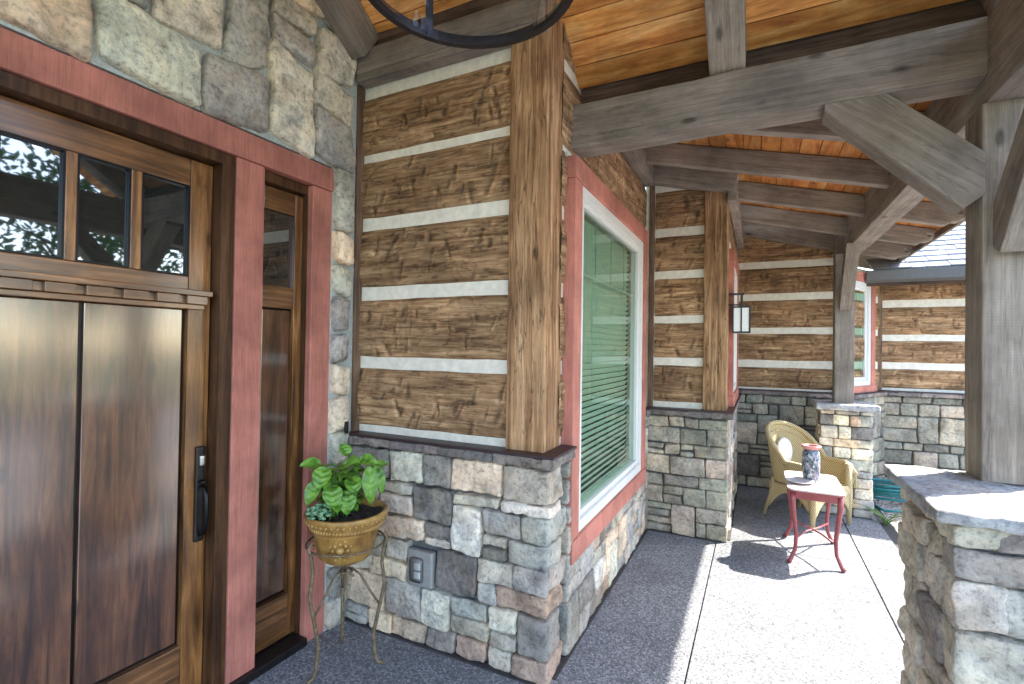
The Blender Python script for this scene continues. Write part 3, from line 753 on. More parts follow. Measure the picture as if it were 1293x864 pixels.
# ------------------------------------------------------------------ floor and ground
gs = MB(); JX = [(-2.12, -.303), (-.295, .705), (.713, 1.0)]
for a, b in JX: 
    for c, d in ((-3.0, 1.2), (1.204, 4.40), (4.404, 7.2)):
        gs.box(a, b, c, d, -.12, 0)
gs.box(1.004, 6.0, -3.0, 3.0, -.12, 0)
o = gs.build('porch_floor', M['floor'], None, False, .003); tag(o, kind='structure')
g = MB(); g.box(-2.3, 1.1, -3.0, 7.6, -.16, -.018); o = g.build('joint_bed', plain('joint_dark', (.06, .055, .05), .95), None); tag(o, kind='structure'); o.name = 'floor_slab_base'
g = MB(); g.grid(lambda u, v: (1.0 + 2.6 * u, 3.0 + 5.0 * v, -.035), 4, 8); o = g.build('gravel_strip', M['gravel'], None); tag(o, kind='structure')
g = MB(); g.grid(lambda u, v: (-150 + 300 * u, -150 + 300 * v, -.17), 2, 2); o = g.build('lawn', M['lawn'], None); tag(o, kind='structure')
g = MB(); g.box(3.5, 9.5, -6, 16, -.16, -.02); o = g.build('driveway', plain('driveway_concrete', (.25, .245, .235), .9, noise=.12, scale=8), None); tag(o, kind='structure')

# ------------------------------------------------------------------ front door
DX = -2.17
FD = mframe((DX, 0, 0), (0, 1, 0))   # local x = world y, -y outward (+X)
t = thing('front_door', 'dark glossy wooden front door with small square panes over a dentil shelf', 'door', (DX, .857, .04))
d0, d1 = .355, 1.355
for ya, yb in ((d0, .455), (1.262, d1)):
    b = MB(); b.box(ya, yb, -.0, .05, .045, 2.335); b.build('stile', M['door_f'], t, False, .003, FD)
for z0, z1 in ((2.222, 2.335), (1.695, 1.835), (.045, .275)):
    b = MB(); b.box(.457, 1.260, .0, .05, z0, z1); b.build('rail', M['door_h'], t, False, .003, FD)
b = MB()
for a, c in ((.632, .665), (.838, .872), (1.040, 1.078)): b.box(a, c, .0, .05, 1.836, 2.221)
b.build('muntin', M['door_f'], t, False, .003, FD)
for a, c in ((.457, .632), (.665, .838), (.872, 1.040), (1.078, 1.260)):
    b = MB(); b.box(a, c, .016, .022, 1.836, 2.221); b.build('pane', M['dglass'], t, M=FD)
    e = MB(); s = .007
    e.box(a, a + s, .002, .015, 1.836, 2.221); e.box(c - s, c, .002, .015, 1.836, 2.221); e.box(a + s, c - s, .002, .015, 1.836, 1.836 + s); e.box(a + s, c - s, .002, .015, 2.221 - s, 2.221)
    e.build('glazing_bead', M['black'], t, M=FD)
b = MB()
for a, c in ((.457, .893), (.905, 1.247)): b.box(a, c, .014, .04, .290, 1.694)
b.build('plank_panel', M['door'], t, False, .004, FD)
b = MB(); b.box(.457, 1.2595, .026, .05, .276, 1.694); b.build('panel_backing', M['black'], t, M=FD)
b = MB()
b.box(.40, 1.335, -.052, -.001, 1.752, 1.775); b.box(.42, 1.318, -.022, -.001, 1.695, 1.716)
b.box(.42, 1.318, -.020, -.001, 1.718, 1.7515)
b.build('dentil_shelf', M['door_h'], t, False, .003, FD)
sh_ = bpy.data.objects[-1] if False else [o for o in bpy.data.objects if o.name.startswith('dentil_shelf')][-1]
for k in range(8):
    a = .43 + k * .115; e = MB(); e.box(a, a + .085, -.040, -.0205, 1.7165, 1.7515); e.build('dentil', M['door_h'], sh_, False, .002, FD)
# handle set
b = MB(); b.rbox((1.322, -.006, .90), (.021, .008, .205), .006, .01, 0, 10); pl = b.build('handle_plate', M['bronze'], t, True, 0, FD, merge=True)
b = MB(); b.tube([(1.322, -.012, .935), (1.322, -.04, .93), (1.322, -.055, .90), (1.322, -.058, .84), (1.322, -.052, .77), (1.322, -.035, .73), (1.322, -.012, .722)], [.007, .009, .010, .011, .010, .009, .007], 10); b.build('grip', M['black'], pl, True, 0, FD)
b = MB(); b.rbox((1.322, -.028, .955), (.014, .016, .006), .005, .008, 0, 10); b.build('thumb_latch', M['black'], pl, True, 0, FD, merge=True)
b = MB(); b.rbox((1.322, -.02, 1.045), (.011, .008, .022), .004, .008, 0, 10); b.build('lock_cylinder', plain('bright_steel', (.55, .57, .6), .25, .9), pl, True, 0, FD, merge=True)

t = thing('sidelight', 'slim dark wood sidelight with one square pane right of the front door', 'sidelight', (DX, 1.7, .04))
def sidelight(t, a, c, flip=False):
    g0, g1 = (a + .05, c - .07) if not flip else (c - .0 - .05 - (c - a - .12), c - .05)
    for ya, yb in ((a, g0), (g1, c)):
        b = MB(); b.box(ya, yb, 0, .05, .05, 2.335); b.build('stile', M['door_f'], t, False, .003, FD)
    for z0, z1 in ((2.222, 2.335), (1.735, 1.845), (.05, .27)):
        b = MB(); b.box(g0, g1, 0, .05, z0, z1); b.build('rail', M['door_h'], t, False, .003, FD)
    b = MB(); b.box(g0, g1, .016, .022, 1.846, 2.221); b.build('pane', M['dglass'], t, M=FD)
    b = MB(); b.box(g0 + .008, g1 - .008, .014, .04, .285, 1.728); b.build('panel', M['door'], t, False, .006, FD)
    b = MB(); b.box(g0 + .0005, g1 - .0005, .026, .045, .271, 1.7345); b.build('panel_backing', M['black'], t, M=FD)
sidelight(t, 1.56, 1.862)
t2 = thing('sidelight', 'dark wood sidelight on the left of the front door', 'sidelight', (DX, .0, .04)); sidelight(t2, -.148, .154, True)

t = thing('door_casing', 'brick red painted casing around the front door and sidelight', 'door frame', (-2.1, .857, 0))
rf = -2.095
def rb(nm, y0, y1, z0, z1, xo=0., xb=-2.165): 
    b = MB(); b.box(xb, rf + xo, y0, y1, z0, z1); return b.build(nm, M['red'], t, False, .004)
rb('head_casing', -.31, 2.02, 2.392, 2.515, .006, -2.2)
for y0, y1 in ((1.417, 1.556), (1.838, 1.985), (.158, .297), (-.271, -.124)): rb('side_casing', y0, y1, 0, 2.3895)
b = MB(); b.box(-2.24, -2.105, 1.358, 1.4155, .0, 2.389); b.box(-2.24, -2.165, 1.4155, 1.5575, 0, 2.389); b.box(-2.24, -2.105, .299, .352, 0, 2.389); b.box(-2.24, -2.105, .3525, 1.3575, 2.34, 2.389)
b.box(-2.24, -2.13, 1.5575, 1.8365, 2.34, 2.389); b.box(-2.24, -2.13, -.1225, .1565, 2.34, 2.389); b.box(-2.24, -2.13, 1.864, 1.8375, 0, 2.339)
b.build('jamb', M['jamb'], t, False, .002)
b = MB(); b.box(-2.3, -2.07, -.12, 1.8355, .002, .042); b.build('threshold', M['bronze'], t, False, .004)
b = MB(); b.box(-2.36, -2.25, -.30, 2.0, 0.0, 2.5); b.build('backing_panel', M['dark'], t)

# doorbell and outlet cover
o = MB(); o.rbox((-2.048, 2.055, 1.095), (.008, .011, .034), .004, .008, 0, 10)
o = o.build('doorbell', M['bronze'], None, True, merge=True); tag(o, 'small dark doorbell button on the pale stone beside the red casing', 'doorbell')
t = thing('outlet_box', 'grey electrical outlet box with clear bubble cover on the stone base', 'outlet', (-1.57, 2.12, .39))
b = MB(); b.rbox((-1.57, 2.125, .395), (.080, .022, .092), .010, .012, 0, 10); b.build('plate', M['grey_plate'], t, True, merge=True)
b = MB(); b.rbox((-1.585, 2.098, .39), (.042, .020, .064), .018, .010, 0, 10); b.build('bubble_cover', M['clear'], t, True, merge=True)
b = MB(); b.rbox((-1.583, 2.102, .405), (.020, .006, .018), .006, .008, 0, 10); b.rbox((-1.583, 2.102, .36), (.020, .006, .018), .006, .008, 0, 10); b.build('socket', M['white'], t, True, merge=True)

# ------------------------------------------------------------------ hanging drum lantern
t = thing('drum_chandelier', 'round iron and glass drum chandelier hanging over the entry', 'chandelier', (-.57, .90, 2.37))
cx_, cy_, cz_, R_ = -.57, .90, 2.345, .235
def ring(b, r0, r1, z0, z1, n=64): b.lathe([(r0, z0), (r1, z0), (r1, z1), (r0, z1), (r0, z0)], n, (cx_, cy_, cz_))
b = MB(); ring(b, R_ - .003, R_ + .003, 0, .026); ring(b, R_ - .009, R_ + .007, -.003, .003); b.build('bottom_ring', M['bronze'], t, True).data.shade_flat()
b = MB(); ring(b, R_ - .006, R_ + .004, .33, .36); b.build('top_ring', M['bronze'], t)
for k in range(3):
    a = k * 2 * PI / 3 + math.radians(116.5 + 30); b = MB(); b.box(R_ - .006, R_ + .006, -.008, .008, .005, .335, Matrix.Translation((cx_, cy_, cz_)) @ Matrix.Rotation(a, 4, 'Z')); b.build('upright_bar', M['bronze'], t)
b = MB(); b.lathe([(R_ - .010, .01), (R_ - .010, .33)], 64, (cx_, cy_, cz_)); b.build('glass_drum', M['lantern_glass'], t, True)
b = MB()
for k in range(3):
    a = k * PI / 3; b.box(-R_, R_, -.006, .006, .34, .352, Matrix.Translation((cx_, cy_, cz_)) @ Matrix.Rotation(a, 4, 'Z'))
b.tube([(cx_, cy_, cz_ + .34), (cx_, cy_, 3.92)], .007, 8); b.build('hanging_rod', M['bronze'], t)
for k in range(4):
    a = k * PI / 2 + .4; px, py = cx_ + .07 * math.cos(a), cy_ + .07 * math.sin(a); b = MB(); b.tube([(px, py, cz_ + .34), (px, py, cz_ + .2)], .011, 10); b.build('candle_sleeve', M['white'], t)

# ------------------------------------------------------------------ wall lantern
t = thing('wall_lantern', 'black iron wall lantern with frosted panes on the far log corner', 'lantern', (-.2, 4.68, 1.71))
lx0, lx1, ly0, ly1, lz0, lz1 = -.205, -.065, 4.60, 4.74, 1.72, 1.92
b = MB(); b.box(-.262, -.238, 4.63, 4.71, 1.88, 2.10); b.build('backplate', M['bronze'], t)
b = MB(); b.box(-.25, -.115, 4.662, 4.678, 2.035, 2.052); b.box(-.25, -.125, 4.664, 4.676, 1.945, 1.957); b.box(-.145, -.125, 4.660, 4.680, 1.93, 2.04); b.build('bracket', M['bronze'], t)
b = MB(); s = .006
b.box(lx0, lx1, ly0, ly1, lz1, lz1 + .014); b.box(lx0, lx1, ly0, ly1, lz0 - .012, lz0)
for x in (lx0, (lx0 + lx1) / 2 - s, lx1 - 2 * s):
    for y in (ly0, ly1 - 2 * s): b.box(x, x + 2 * s, y, y + 2 * s, lz0, lz1)
b.build('cage', M['bronze'], t)
fr = plain('seeded_glass', (.80, .80, .78), .25, 0, .12, scale=90)
b = MB(); b.box(lx0 + .008, lx1 - .008, ly0 + .006, ly0 + .010, lz0, lz1); b.box(lx1 - .010, lx1 - .006, ly0 + .012, ly1 - .012, lz0, lz1); b.build('glass', fr, t)

# ------------------------------------------------------------------ planter on stand
px, py = -1.79, 1.81
rust = plain('rusty_wrought_iron', (.20, .15, .09), .65, .5, .5, .002, 60)
t = thing('plant_stand', 'tall rusty wrought iron stand with three curving legs beside the door casing', 'plant stand', (px, py, 0))
feet = [(-1.815, 1.665), (-1.93, 1.93), (-1.66, 1.875)]
for fx, fy in feet:
    d = Vector((fx - px, fy - py, 0)).normalized(); P_ = lambda r, z: (px + d.x * r, py + d.y * r, z)
    b = MB(); b.tube([P_(.20, .012), P_(.165, .02), P_(.150, .05), P_(.140, .16), P_(.165, .28), P_(.19, .40), P_(.175, .50), P_(.185, .58), P_(.20, .62), P_(.185, .645), P_(.172, .63)], [.006, .009, .010, .0095, .009, .009, .0085, .0085, .008, .007, .005], 8)
    lg = b.build('leg', rust, t, True)
    b = MB(); b.tube([P_(.165, .30), P_(.12, .36), P_(.07, .44), P_(.03, .47), P_(.02, .445), P_(.04, .43)], .0055, 6); b.build('scroll', rust, lg, True)
b = MB(); b.tube([(px + .03 * math.cos(a), py + .03 * math.sin(a), .455) for a in [k * PI / 8 for k in range(16)]], .006, 6, closed=True); b.tube([(px + .182 * math.cos(a), py + .182 * math.sin(a), .60) for a in [k * PI / 16 for k in range(32)]], .005, 6, closed=True); b.build('ring', rust, t, True)
t = thing('flower_pot', 'ochre glazed flower pot with beaded rim and raised medallion', 'pot', (px, py, .48))
pm = NT('ochre_glaze'); pv = pm.coords(); pf = pm.noise(pv, 9, 6, .65, .5)
pm.l(pm.ramp(pf, [(.3, (.13, .055, .015)), (.5, (.36, .19, .045)), (.7, (.52, .33, .10))]), pm.b.inputs['Base Color']); pm.set(Roughness=.42, Coat_Weight=.4); pm.l(pm.bump(pf, .3, .004), pm.b.inputs['Normal'])
b = MB(); Z0 = .485
b.lathe([(.0, 0), (.018, 0), (.02, .012), (.03, .02), (.10, .035), (.128, .06), (.142, .12), (.15, .175), (.153, .18), (.150, .186), (.168, .196), (.172, .205), (.168, .214), (.178, .222), (.190, .245), (.196, .262), (.190, .270), (.178, .268), (.170, .255), (.165, .23), (.15, .225)], 48, (px, py, Z0))
pot = b.build('bowl', pm.m, t, True)
b = MB()
for k in range(44):
    a = 2 * PI * k / 44; b.rbox((px + .187 * math.cos(a), py + .187 * math.sin(a), Z0 + .238), (.007, .007, .007), .007, .007, 0, 10)
for k in range(70):
    a = 2 * PI * k / 70; c, s = math.cos(a), math.sin(a); b.tube([(px + .168 * c, py + .168 * s, Z0 + .196), (px + .172 * math.cos(a + .05), py + .172 * math.sin(a + .05), Z0 + .216)], .004, 5)
b.build('rim_beading', pm.m, pot, True)
b = MB(); am = math.atan2(-py, -px) ; am -= .18
for (du, dv, r) in [(0, 0, .018)] + [(.034 * math.cos(k * PI / 4), .030 * math.sin(k * PI / 4), .008) for k in range(8)] + [(.052 * math.cos(k * PI / 4 + .4), .044 * math.sin(k * PI / 4 + .4), .006) for k in range(8)]:
    a = am + du / .146; b.rbox((px + .147 * math.cos(a), py + .147 * math.sin(a), Z0 + .125 + dv), (r, r, r), r, r * .6, 0, 10)
b.build('medallion', pm.m, pot, True)
b = MB(); b.grid(lambda u, v: (px + .168 * v * math.cos(u * 2 * PI), py + .168 * v * math.sin(u * 2 * PI), Z0 + .245 + .012 * math.sin(u * 31) * math.sin(v * 11)), 40, 12)
b.build('soil', plain('potting_soil', (.035, .022, .016), .95, 0, .6, .02, 90), t, True)

def leaf_mat(name, a, b_):
    m = NT(name); v = m.coords(); f = m.noise(v, 25, 4, .6); m.l(m.ramp(f, [(.3, a), (.7, b_)]), m.b.inputs['Base Color']); m.set(Roughness=.38, Specular_IOR_Level=.5)
    if 'Subsurface Weight' in m.b.inputs: m.b.inputs['Subsurface Weight'].default_value = 0.
    m.b.inputs['Subsurface Weight'].default_value = .25; m.b.inputs['Subsurface Scale'].default_value = .01
    return m.m
M['basil'] = leaf_mat('basil_leaf', (.05, .15, .015), (.22, .42, .05)); M['sedum'] = leaf_mat('sedum_leaf', (.10, .24, .12), (.28, .45, .27))
M['stem'] = plain('green_stem', (.09, .17, .04), .6)
def leaf(b, base, dirv, L, W, droop=.5, cup=.25, nrm=(0, 0, 1), ru=8, rv=6, vein=.05):
    d = Vector(dirv).normalized(); side = d.cross(Vector(nrm)).normalized(); up = side.cross(d).normalized(); base = Vector(base)
    def f(u, v):
        t = u; w = W * math.sin(PI * min(1, t ** .75)) ** .8 * (1 if t < .999 else 0); s = (v * 2 - 1)
        h = math.sin(t * PI * .5) * L * .15 - droop * L * t * t
        z = h - cup * W * (1 - abs(s)) * .6 + vein * W * math.sin(t * 26 + abs(s) * 4) * (1 - abs(s) ** 2) * .6
        return tuple(base + d * (L * (t - .15 * droop * t * t)) + side * (w * s * .5) + up * z)
    b.grid(f, ru * 2, rv)
t = thing('basil_plant', 'leafy bright green basil plant growing in the ochre pot', 'plant', (px, py, .74))
lf = MB(); st = MB(); lr = random.Random(12); tops = []
for k in range(20):
    a = lr.uniform(0, 2 * PI); r0 = lr.uniform(.01, .08); hgt = lr.uniform(.12, .24); lean = lr.uniform(.0, .05)
    p0 = Vector((px + r0 * math.cos(a) - .03, py + r0 * math.sin(a) - .02, .73)); p1 = p0 + Vector((math.cos(a) * lean, math.sin(a) * lean, hgt))
    st.tube([p0, (p0 + p1) / 2 + Vector((0, 0, .01)), p1], [.004, .0035, .0025], 6)
    for j in range(5):
        q = p0.lerp(p1, .35 + .65 * j / 4); b0 = lr.uniform(0, 2 * PI)
        for sgn in (0, PI):
            aa = b0 + sgn + j * 1.57; L = lr.uniform(.06, .10) * (1.05 - .07 * j)
            leaf(lf, q, (math.cos(aa), math.sin(aa), lr.uniform(-.1, .5)), L, L * .72, lr.uniform(.3, .9), .3)
# the big hanging leaves of the photograph
vw = Vector((px, py, 0)); tocam = (Vector((0, 0, 0)) - vw).normalized(); rt = Vector((tocam.y, -tocam.x, 0)) * -1
def cp(r, f, z): return Vector((px, py, z)) + rt * r + tocam * f
for (r, f, z, dr_, L, W) in ((-.10, .07, .985, (-.2, .5, -.55), .12, .085), (-.02, .06, .99, (.3, .3, .15), .10, .08), (-.12, .02, .99, (-1, .2, .1), .10, .065), (.10, .05, .97, (.05, .35, -.9), .19, .075), (.13, .0, .96, (.25, .4, -.8), .15, .06), (.02, .05, .93, (.1, .5, -.4), .11, .08), (-.07, .08, .90, (.1, .5, -.7), .12, .09), (.0, .08, .87, (.0, .5, -.8), .12, .085), (-.13, .05, .92, (-.4, .4, -.8), .13, .07), (.05, .02, 1.0, (.8, .2, -.1), .10, .07), (.0, -.02, 1.01, (-.2, -.2, .4), .08, .06), (.12, -.03, .95, (.6, -.2, .1), .09, .05)):
    leaf(lf, cp(r, f, z), rt * dr_[0] + tocam * dr_[1] + Vector((0, 0, dr_[2])), L, W, .35, .25, nrm=tuple(tocam * .6 + Vector((0, 0, .8))), ru=10, rv=8, vein=.09)
lf.build('foliage', M['basil'], t, True); st.build('stem', M['stem'], t, True)
t = thing('sedum_plant', 'small pale blue green succulent spilling over the left rim of the ochre pot', 'plant', (px - .1, py, .74))
b = MB(); s2 = MB()
for k in range(75):
    cg = lambda q: max(-1.6, min(1.6, lr.gauss(0, 1))) * q; r = -.12 + cg(.03); f = .085 + cg(.024); z = .782 + cg(.017) - .1 * max(0, abs(r) - .15); c = cp(r, f, z)
    s = lr.uniform(.006, .011); b.rbox(tuple(c), (s, s, s * .7), s * .7, s, 0, 10)
    if k % 5 == 0: s2.tube([cp(-.10, .05, .735), c], .002, 5)
b.build('leaf_cluster', M['sedum'], t, True); s2.build('stem', M['stem'], t, True)

# ------------------------------------------------------------------ red side table, vase, plate
redw = plain('worn_red_lacquer', (.25, .045, .052), .35, 0, .25, .001, 25, coat=.3)
t = thing('side_table', 'small worn red side table with curved legs in the sun', 'side table', (.38, 4.49, 0))
tx0, tx1, ty0, ty1, tz = .195, .565, 4.17, 4.81, .55
pts = []
for (cxx, cyy, a0) in ((tx1 - .07, ty1 - .07, 0), (tx0 + .07, ty1 - .07, PI / 2), (tx0 + .07, ty0 + .07, PI), (tx1 - .07, ty0 + .07, 1.5 * PI)):
    for k in range(7): a = a0 + k * PI / 12; pts.append((cxx + .07 * math.cos(a), cyy + .07 * math.sin(a)))
b = MB(); b.prism(pts, tz - .012, tz); b.build('top', plain('worn_table_top', (.60, .50, .47), .4, 0, .2, .001, 12, coat=.2), t, False, .003)
b = MB(); b.prism([((x - .38) * .985 + .38, (y - 4.49) * .985 + 4.49) for x, y in pts], tz - .026, tz - .0122); b.build('top_edge', redw, t, False, .003)
b = MB()
b.box(tx0 + .035, tx1 - .035, ty0 + .03, ty0 + .045, tz - .075, tz - .027); b.box(tx0 + .035, tx1 - .035, ty1 - .045, ty1 - .03, tz - .075, tz - .027)
b.box(tx0 + .03, tx0 + .045, ty0 + .046, ty1 - .046, tz - .075, tz - .027); b.box(tx1 - .045, tx1 - .03, ty0 + .046, ty1 - .046, tz - .075, tz - .027); b.build('apron', redw, t, False, .002)
for sx in (-1, 1):
    for sy in (-1, 1):
        bx, by = .38 + sx * .145, 4.49 + sy * .275; P_ = lambda o, z: (bx + sx * o, by + sy * o * .6, z)
        b = MB(); b.tube([P_(0, tz - .028), P_(.004, .45), P_(-.008, .33), P_(-.022, .2), P_(-.016, .1), P_(.012, .03), P_(.028, 0.004)], [.024, .022, .017, .015, .014, .015, .018], 6); b.build('leg', redw, t, True)
b = MB(); b.tube([(.25, 4.24, .17), (.33, 4.42, .18), (.38, 4.49, .18), (.43, 4.56, .18), (.51, 4.74, .17)], .007, 6); b.tube([(.25, 4.74, .17), (.33, 4.56, .18), (.38, 4.492, .182), (.43, 4.42, .18), (.51, 4.24, .17)], .007, 6); b.build('stretcher', redw, t, True)
vm = NT('painted_porcelain'); vv = vm.coords((1, 1, .8)); vo = vm.n('ShaderNodeTexVoronoi'); vo.inputs['Scale'].default_value = 62; vm.l(vv, vo.inputs['Vector'])
sp = vm.n('ShaderNodeSeparateColor'); vm.l(vo.outputs['Color'], sp.inputs[0])
cc = vm.ramp(sp.outputs[0], [(0, (.02, .03, .035)), (.22, (.04, .08, .10)), (.4, (.22, .25, .28)), (.55, (.04, .045, .05)), (.7, (.42, .40, .41)), (.88, (.12, .13, .24))])
x_ = vm.n('ShaderNodeValToRGB'); 
vm.l(cc, vm.b.inputs['Base Color']); vm.set(Roughness=.2, Coat_Weight=.5)
t = thing('vase', 'round dark patterned porcelain jar with a pinkish rim on the red side table', 'vase', (.37, 4.50, .55))
b = MB(); b.lathe([(0, 0), (.048, 0), (.052, .01), (.060, .05), (.063, .12), (.063, .19), (.058, .225), (.048, .245)], 32, (.37, 4.50, .551)); b.build('body', vm.m, t, True)
b = MB(); b.lathe([(.046, .245), (.060, .255), (.070, .268), (.070, .276), (.045, .276), (.04, .25)], 32, (.37, 4.50, .551)); b.build('rim', plain('pink_rim', (.50, .22, .2), .4), t, True)
b = MB(); b.lathe([(0, .001), (.05, .001), (.085, .012), (.10, .018), (.10, .022), (.08, .017), (.05, .006), (0, .006)], 32, (.285, 4.40, .551)); o = b.build('plate', plain('pale_plate', (.62, .58, .56), .3), None, True); tag(o, 'shallow pale plate beside the jar on the red side table', 'plate')
WM[o.name] = Matrix.Identity(4)

# ------------------------------------------------------------------ wicker armchair
wk = NT('wicker_weave'); wv = wk.coords((1, 1, 1), False)
w1 = wk.n('ShaderNodeTexWave', bands_direction='Z'); w1.inputs['Scale'].default_value = 34; w1.inputs['Distortion'].default_value = 1.0; wk.l(wv, w1.inputs['Vector'])
w2 = wk.n('ShaderNodeTexWave', bands_direction='DIAGONAL'); w2.inputs['Scale'].default_value = 26; w2.inputs['Distortion'].default_value = 1.0; wk.l(wv, w2.inputs['Vector'])
hh_ = wk.math('MULTIPLY', w1.outputs['Fac'], w2.outputs['Fac'])
wk.l(wk.ramp(hh_, [(0, (.28, .18, .06)), (.22, (.82, .65, .32)), (.8, (.92, .80, .52))]), wk.b.inputs['Base Color']); wk.l(wk.bump(hh_, .9, .008), wk.b.inputs['Normal']); wk.set(Roughness=.6); WK = wk.m
cc0 = (.41, 5.34); ca = math.radians(-40)
MC = Matrix.Translation((cc0[0], cc0[1], 0)) @ Matrix.Rotation(ca, 4, 'Z')    # chair faces local +X, width along Y
t = thing('wicker_armchair', 'honey wicker armchair with a rounded high back behind the red side table', 'armchair', (cc0[0], cc0[1], 0))
sh2 = .36
b = MB(); b.grid(lambda u, v: ((-.22 + .46 * v) , (-.235 + .47 * u), sh2 + .012 * math.sin(u * PI)), 10, 10)
b.grid(lambda u, v: (.24 + .012 * math.sin(v * PI), -.235 + .47 * u, sh2 - .10 * v), 10, 4)
b.build('seat', WK, t, True, M=MC)
def hoop(s):   # s in 0..1 : from the front of the near arm round the back to the far arm
    a = PI * (1 - s) * 1.0 - PI / 2
    return a
def rim(s):
    # plan curve (U opening to +X) and height
    th = (s - .5) * 2            # -1..1
    if abs(th) > .5:
        k = (abs(th) - .5) / .5; x = -.10 + .36 * k; y = .275 - .0 * k
    else:
        a = th / .5 * PI / 2; x = -.10 - .19 * math.cos(a); y = .275 * math.sin(abs(a))
    y = math.copysign(y, th)
    z = .55 + .305 * max(0, math.cos(min(1, abs(th) / .62) * PI / 2)) ** .8
    if abs(th) > .86: z -= .10 * ((abs(th) - .86) / .14) ** 2
    lean = -.10 * (z - .5)
    return Vector((x + lean, y, z))
b = MB(); b.grid(lambda u, v: tuple(Vector((rim(u).x * (.86 + .14 * v) + .02 * (1 - v), rim(u).y * (.86 + .14 * v), sh2 - .01 + (rim(u).z - sh2 + .01) * v))), 56, 14)
bk = b.build('backrest', WK, t, True, M=MC)
sm = bk.modifiers.new('thick', 'SOLIDIFY'); sm.thickness = .012
b = MB(); b.tube([rim(i / 60) for i in range(61)], .023, 10); b.build('rolled_rim', WK, t, True, M=MC)
b = MB(); b.tube([rim(i / 60) * 1.0 - Vector((-.012 if False else -.014, 0, .075)) for i in range(12, 49)], .008, 6); b.build('back_band', WK, t, True, M=MC)
for sx, sy in ((1, -1), (1, 1), (-1, -1), (-1, 1)):
    fx = .225 if sx > 0 else -.26; tx = .225 if sx > 0 else -.17
    b = MB(); b.tube([(tx, sy * .235, sh2 + .19 if sx > 0 else sh2 + .02), (tx, sy * .235, sh2 - .08), (fx, sy * .245, .012)], [.030, .032, .018] if sx > 0 else [.018, .017, .015], 8); b.build('leg', WK, t, True, M=MC)
def skirt(p0, p1):
    def f(u, v):
        p = Vector(p0).lerp(Vector(p1), u); arch = .20 * (1 - (2 * abs(u - .5)) ** 2.2)
        top = sh2 - .02; bot = .10 + arch * .85; return (p.x, p.y, top + (bot - top) * v)
    return f
b = MB()
for a_, c_ in (((.235, -.235, 0), (.235, .235, 0)), ((-.2, -.24, 0), (.225, -.24, 0)), ((-.2, .24, 0), (.225, .24, 0))): b.grid(skirt(a_, c_), 20, 5)
o = b.build('skirt', WK, t, True, M=MC); sm = o.modifiers.new('thick', 'SOLIDIFY'); sm.thickness = .008
for s0, s1 in ((0.0, .17), (.83, 1.0)):
    b = MB(); b.grid(lambda u, v: (rim(s0 + (s1 - s0) * u).x, rim(s0 + (s1 - s0) * u).y * 1.02, sh2 - .03 + (rim(s0 + (s1 - s0) * u).z - sh2 + .03) * v), 10, 6)
    o = b.build('arm_panel', WK, t, True, M=MC); sm = o.modifiers.new('thick', 'SOLIDIFY'); sm.thickness = .01
b = MB(); b.grid(lambda u, v: (-.218 + .028 * math.cos(PI * v) - .10 * (.12 * math.sin(PI * v) * math.sin(2 * PI * u)), -.02 + .105 * math.sin(PI * v) * math.cos(2 * PI * u), .60 + .125 * math.sin(PI * v) * math.sin(2 * PI * u)), 28, 14); b.build('back_sun_patch', plain('pale_sun_patch', (.72, .69, .62), .9, 0, .08, .002, 40), t, True, M=MC, merge=True)  # pale oval standing in for the sunlit spot on the woven back

# ------------------------------------------------------------------ hose, grass tuft
hm = plain('teal_rubber', (.02, .20, .20), .45, 0, .2)
hp = []; hr = random.Random(4)
for i in range(170):
    a = i / 170 * 2 * PI * 5; r = .27 + .02 * math.sin(a * .37); hp.append((1.30 + r * math.cos(a), 6.62 + r * math.sin(a) * .8, -.01 + .013 + .032 * (a / (2 * PI)) + .006 * math.sin(a * 3)))
hp += [(1.30 + .30, 6.5, .08), (1.32, 6.1, 0.0), (1.12, 6.05, -.005), (1.06, 6.3, -.005)]
b = MB(); b.tube(hp, .013, 8); o = b.build('garden_hose', hm, None, True); tag(o, 'coiled teal garden hose on the gravel below the wing wall', 'garden hose')
b = MB(); gr = random.Random(2)
for i in range(22):
    a = gr.uniform(0, 2 * PI); L = gr.uniform(.12, .30); x, y = 1.055 + gr.uniform(-.02, .02), 5.62 + gr.uniform(-.02, .02); pr = []
    for k in range(6): s = k / 5; pr.append(Vector((x + math.cos(a) * L * s * s * .9, y + math.sin(a) * L * s * s * .9, -.035 + L * s * (1 - .35 * s))))
    b.tube(pr, [.0035, .004, .0035, .003, .002, .0006], 4)
o = b.build('grass_tuft', leaf_mat('grass_blade', (.08, .17, .04), (.2, .34, .1)), None, True); tag(o, 'small arching tuft of green grass at the foot of the far pier', 'grass tuft')

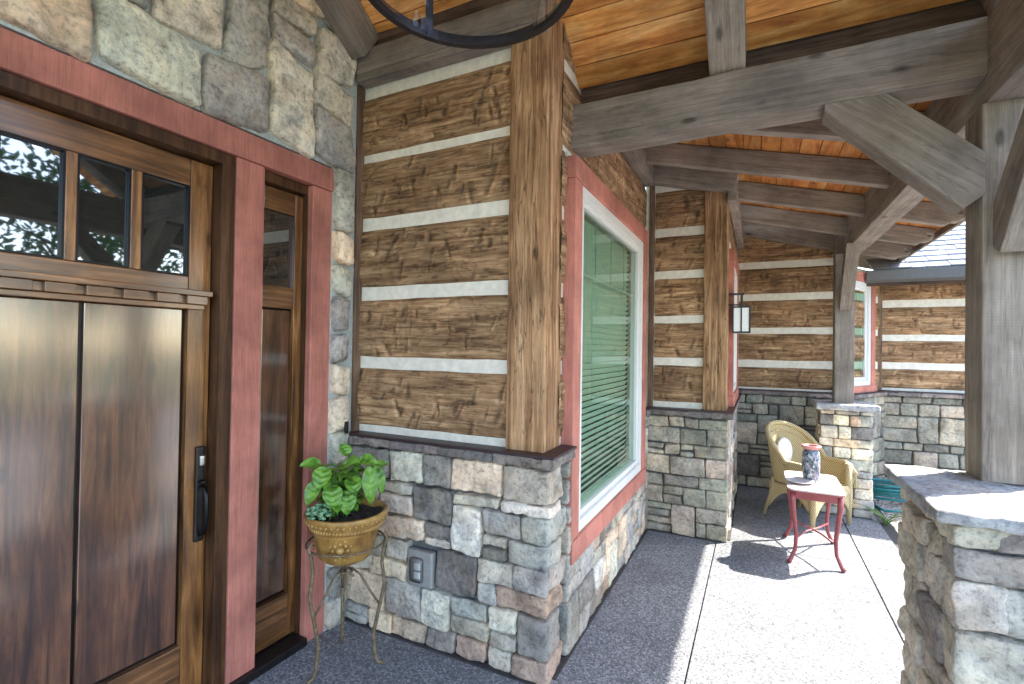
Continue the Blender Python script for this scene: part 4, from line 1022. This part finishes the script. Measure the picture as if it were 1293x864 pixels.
# ------------------------------------------------------------------ trees across the drive (seen in the door panes)
bark = plain('bark', (.09, .065, .045), .95, 0, .4, .02, 12); M['needle'] = leaf_mat('tree_leaf', (.03, .07, .02), (.09, .15, .04))
def make_tree(x, y, h, seed, label):
    r_ = random.Random(seed); t = thing('tree', label, 'tree', (x, y, -.17), 'trees across the driveway')
    b = MB(); b.tube([(x, y, -.2), (x + .1, y, h * .4), (x - .1, y + .1, h * .9)], [.22, .15, .04], 8)
    for k in range(9):
        a = r_.uniform(0, 2 * PI); z = h * r_.uniform(.3, .8); L = h * .22; b.tube([(x, y, z), (x + L * math.cos(a), y + L * math.sin(a), z + L * .5)], [.06, .02], 5)
    b.build('trunk', bark, t, True)
    c = MB(); V = []; Fq = []
    cl = [(r_.gauss(0, h * .15), r_.gauss(0, h * .15), h * r_.uniform(.3, 1.0), h * r_.uniform(.06, .13)) for _ in range(26)]
    for i in range(2600):
        a, b_, z, s = r_.choice(cl); p = Vector((x + a + r_.gauss(0, s), y + b_ + r_.gauss(0, s), z + r_.gauss(0, s * .8)))
        d = Vector((r_.gauss(0, 1), r_.gauss(0, 1), r_.gauss(0, 1))).normalized(); e = d.cross(Vector((.3, .5, .8))).normalized(); q = r_.uniform(.08, .16); n = len(V)
        V += [tuple(p - d * q), tuple(p + e * q * .5), tuple(p + d * q), tuple(p - e * q * .5)]; Fq.append((n, n + 1, n + 2, n + 3))
    c.add(V, Fq); c.build('crown', M['needle'], t)
for i, (x, y, h) in enumerate(((12.5, -1.5, 6.5), (14.5, 2.8, 8.0), (12.2, 6.4, 6.0), (15.5, 10.0, 8.5), (11.5, 14.0, 6.5))):
    make_tree(x, y, h, 100 + i, 'leafy tree across the driveway, seen only as a reflection in the door panes')

# ------------------------------------------------------------------ camera, light
pit, yaw, rol = math.radians(-.712), math.radians(26.543), math.radians(.838)
F0 = Vector((-math.sin(yaw), math.cos(yaw), 0)); R0 = Vector((math.cos(yaw), math.sin(yaw), 0)); Z = Vector((0, 0, 1))
Fv = F0 * math.cos(pit) - Z * math.sin(pit); U0 = F0 * math.sin(pit) + Z * math.cos(pit)
Rv = R0 * math.cos(rol) + U0 * math.sin(rol); Uv = -R0 * math.sin(rol) + U0 * math.cos(rol)
cd = bpy.data.cameras.new('camera'); cam = bpy.data.objects.new('camera', cd); COL.objects.link(cam)
Mc = Matrix.Identity(4)
for i in range(3): Mc[i][0] = Rv[i]; Mc[i][1] = Uv[i]; Mc[i][2] = -Fv[i]
Mc.translation = (0, 0, 1.55); cam.matrix_world = Mc
cd.sensor_width = 36; cd.lens = 36 * 624.17 / 1293; cd.clip_end = 500; cd.clip_start = .02
scene.camera = cam

sdir = Vector((.69, .60, 1.0)).normalized(); el = math.asin(sdir.z); az = math.atan2(sdir.x, sdir.y)
sd = bpy.data.lights.new('sun', 'SUN'); sd.energy = 2.65; sd.angle = math.radians(.6); sd.color = (1, .95, .87)
so = bpy.data.objects.new('sun', sd); COL.objects.link(so); so.rotation_euler = (-sdir).to_track_quat('-Z', 'Y').to_euler(); so.location = (5, 5, 8)
w = bpy.data.worlds.new('World'); scene.world = w; w.use_nodes = True; nt = w.node_tree
sky = nt.nodes.new('ShaderNodeTexSky'); sky.sky_type = 'NISHITA'; sky.sun_disc = False; sky.sun_elevation = el; sky.sun_rotation = az
bg = nt.nodes['Background']; nt.links.new(sky.outputs[0], bg.inputs[0]); bg.inputs[1].default_value = .15
scene.view_settings.view_transform = 'Standard'; scene.view_settings.look = 'None'; scene.view_settings.gamma = 1
scene.view_settings.exposure = 2.8
scene.cycles.max_bounces = 10; scene.cycles.diffuse_bounces = 6; scene.cycles.glossy_bounces = 4; scene.cycles.transparent_max_bounces = 12
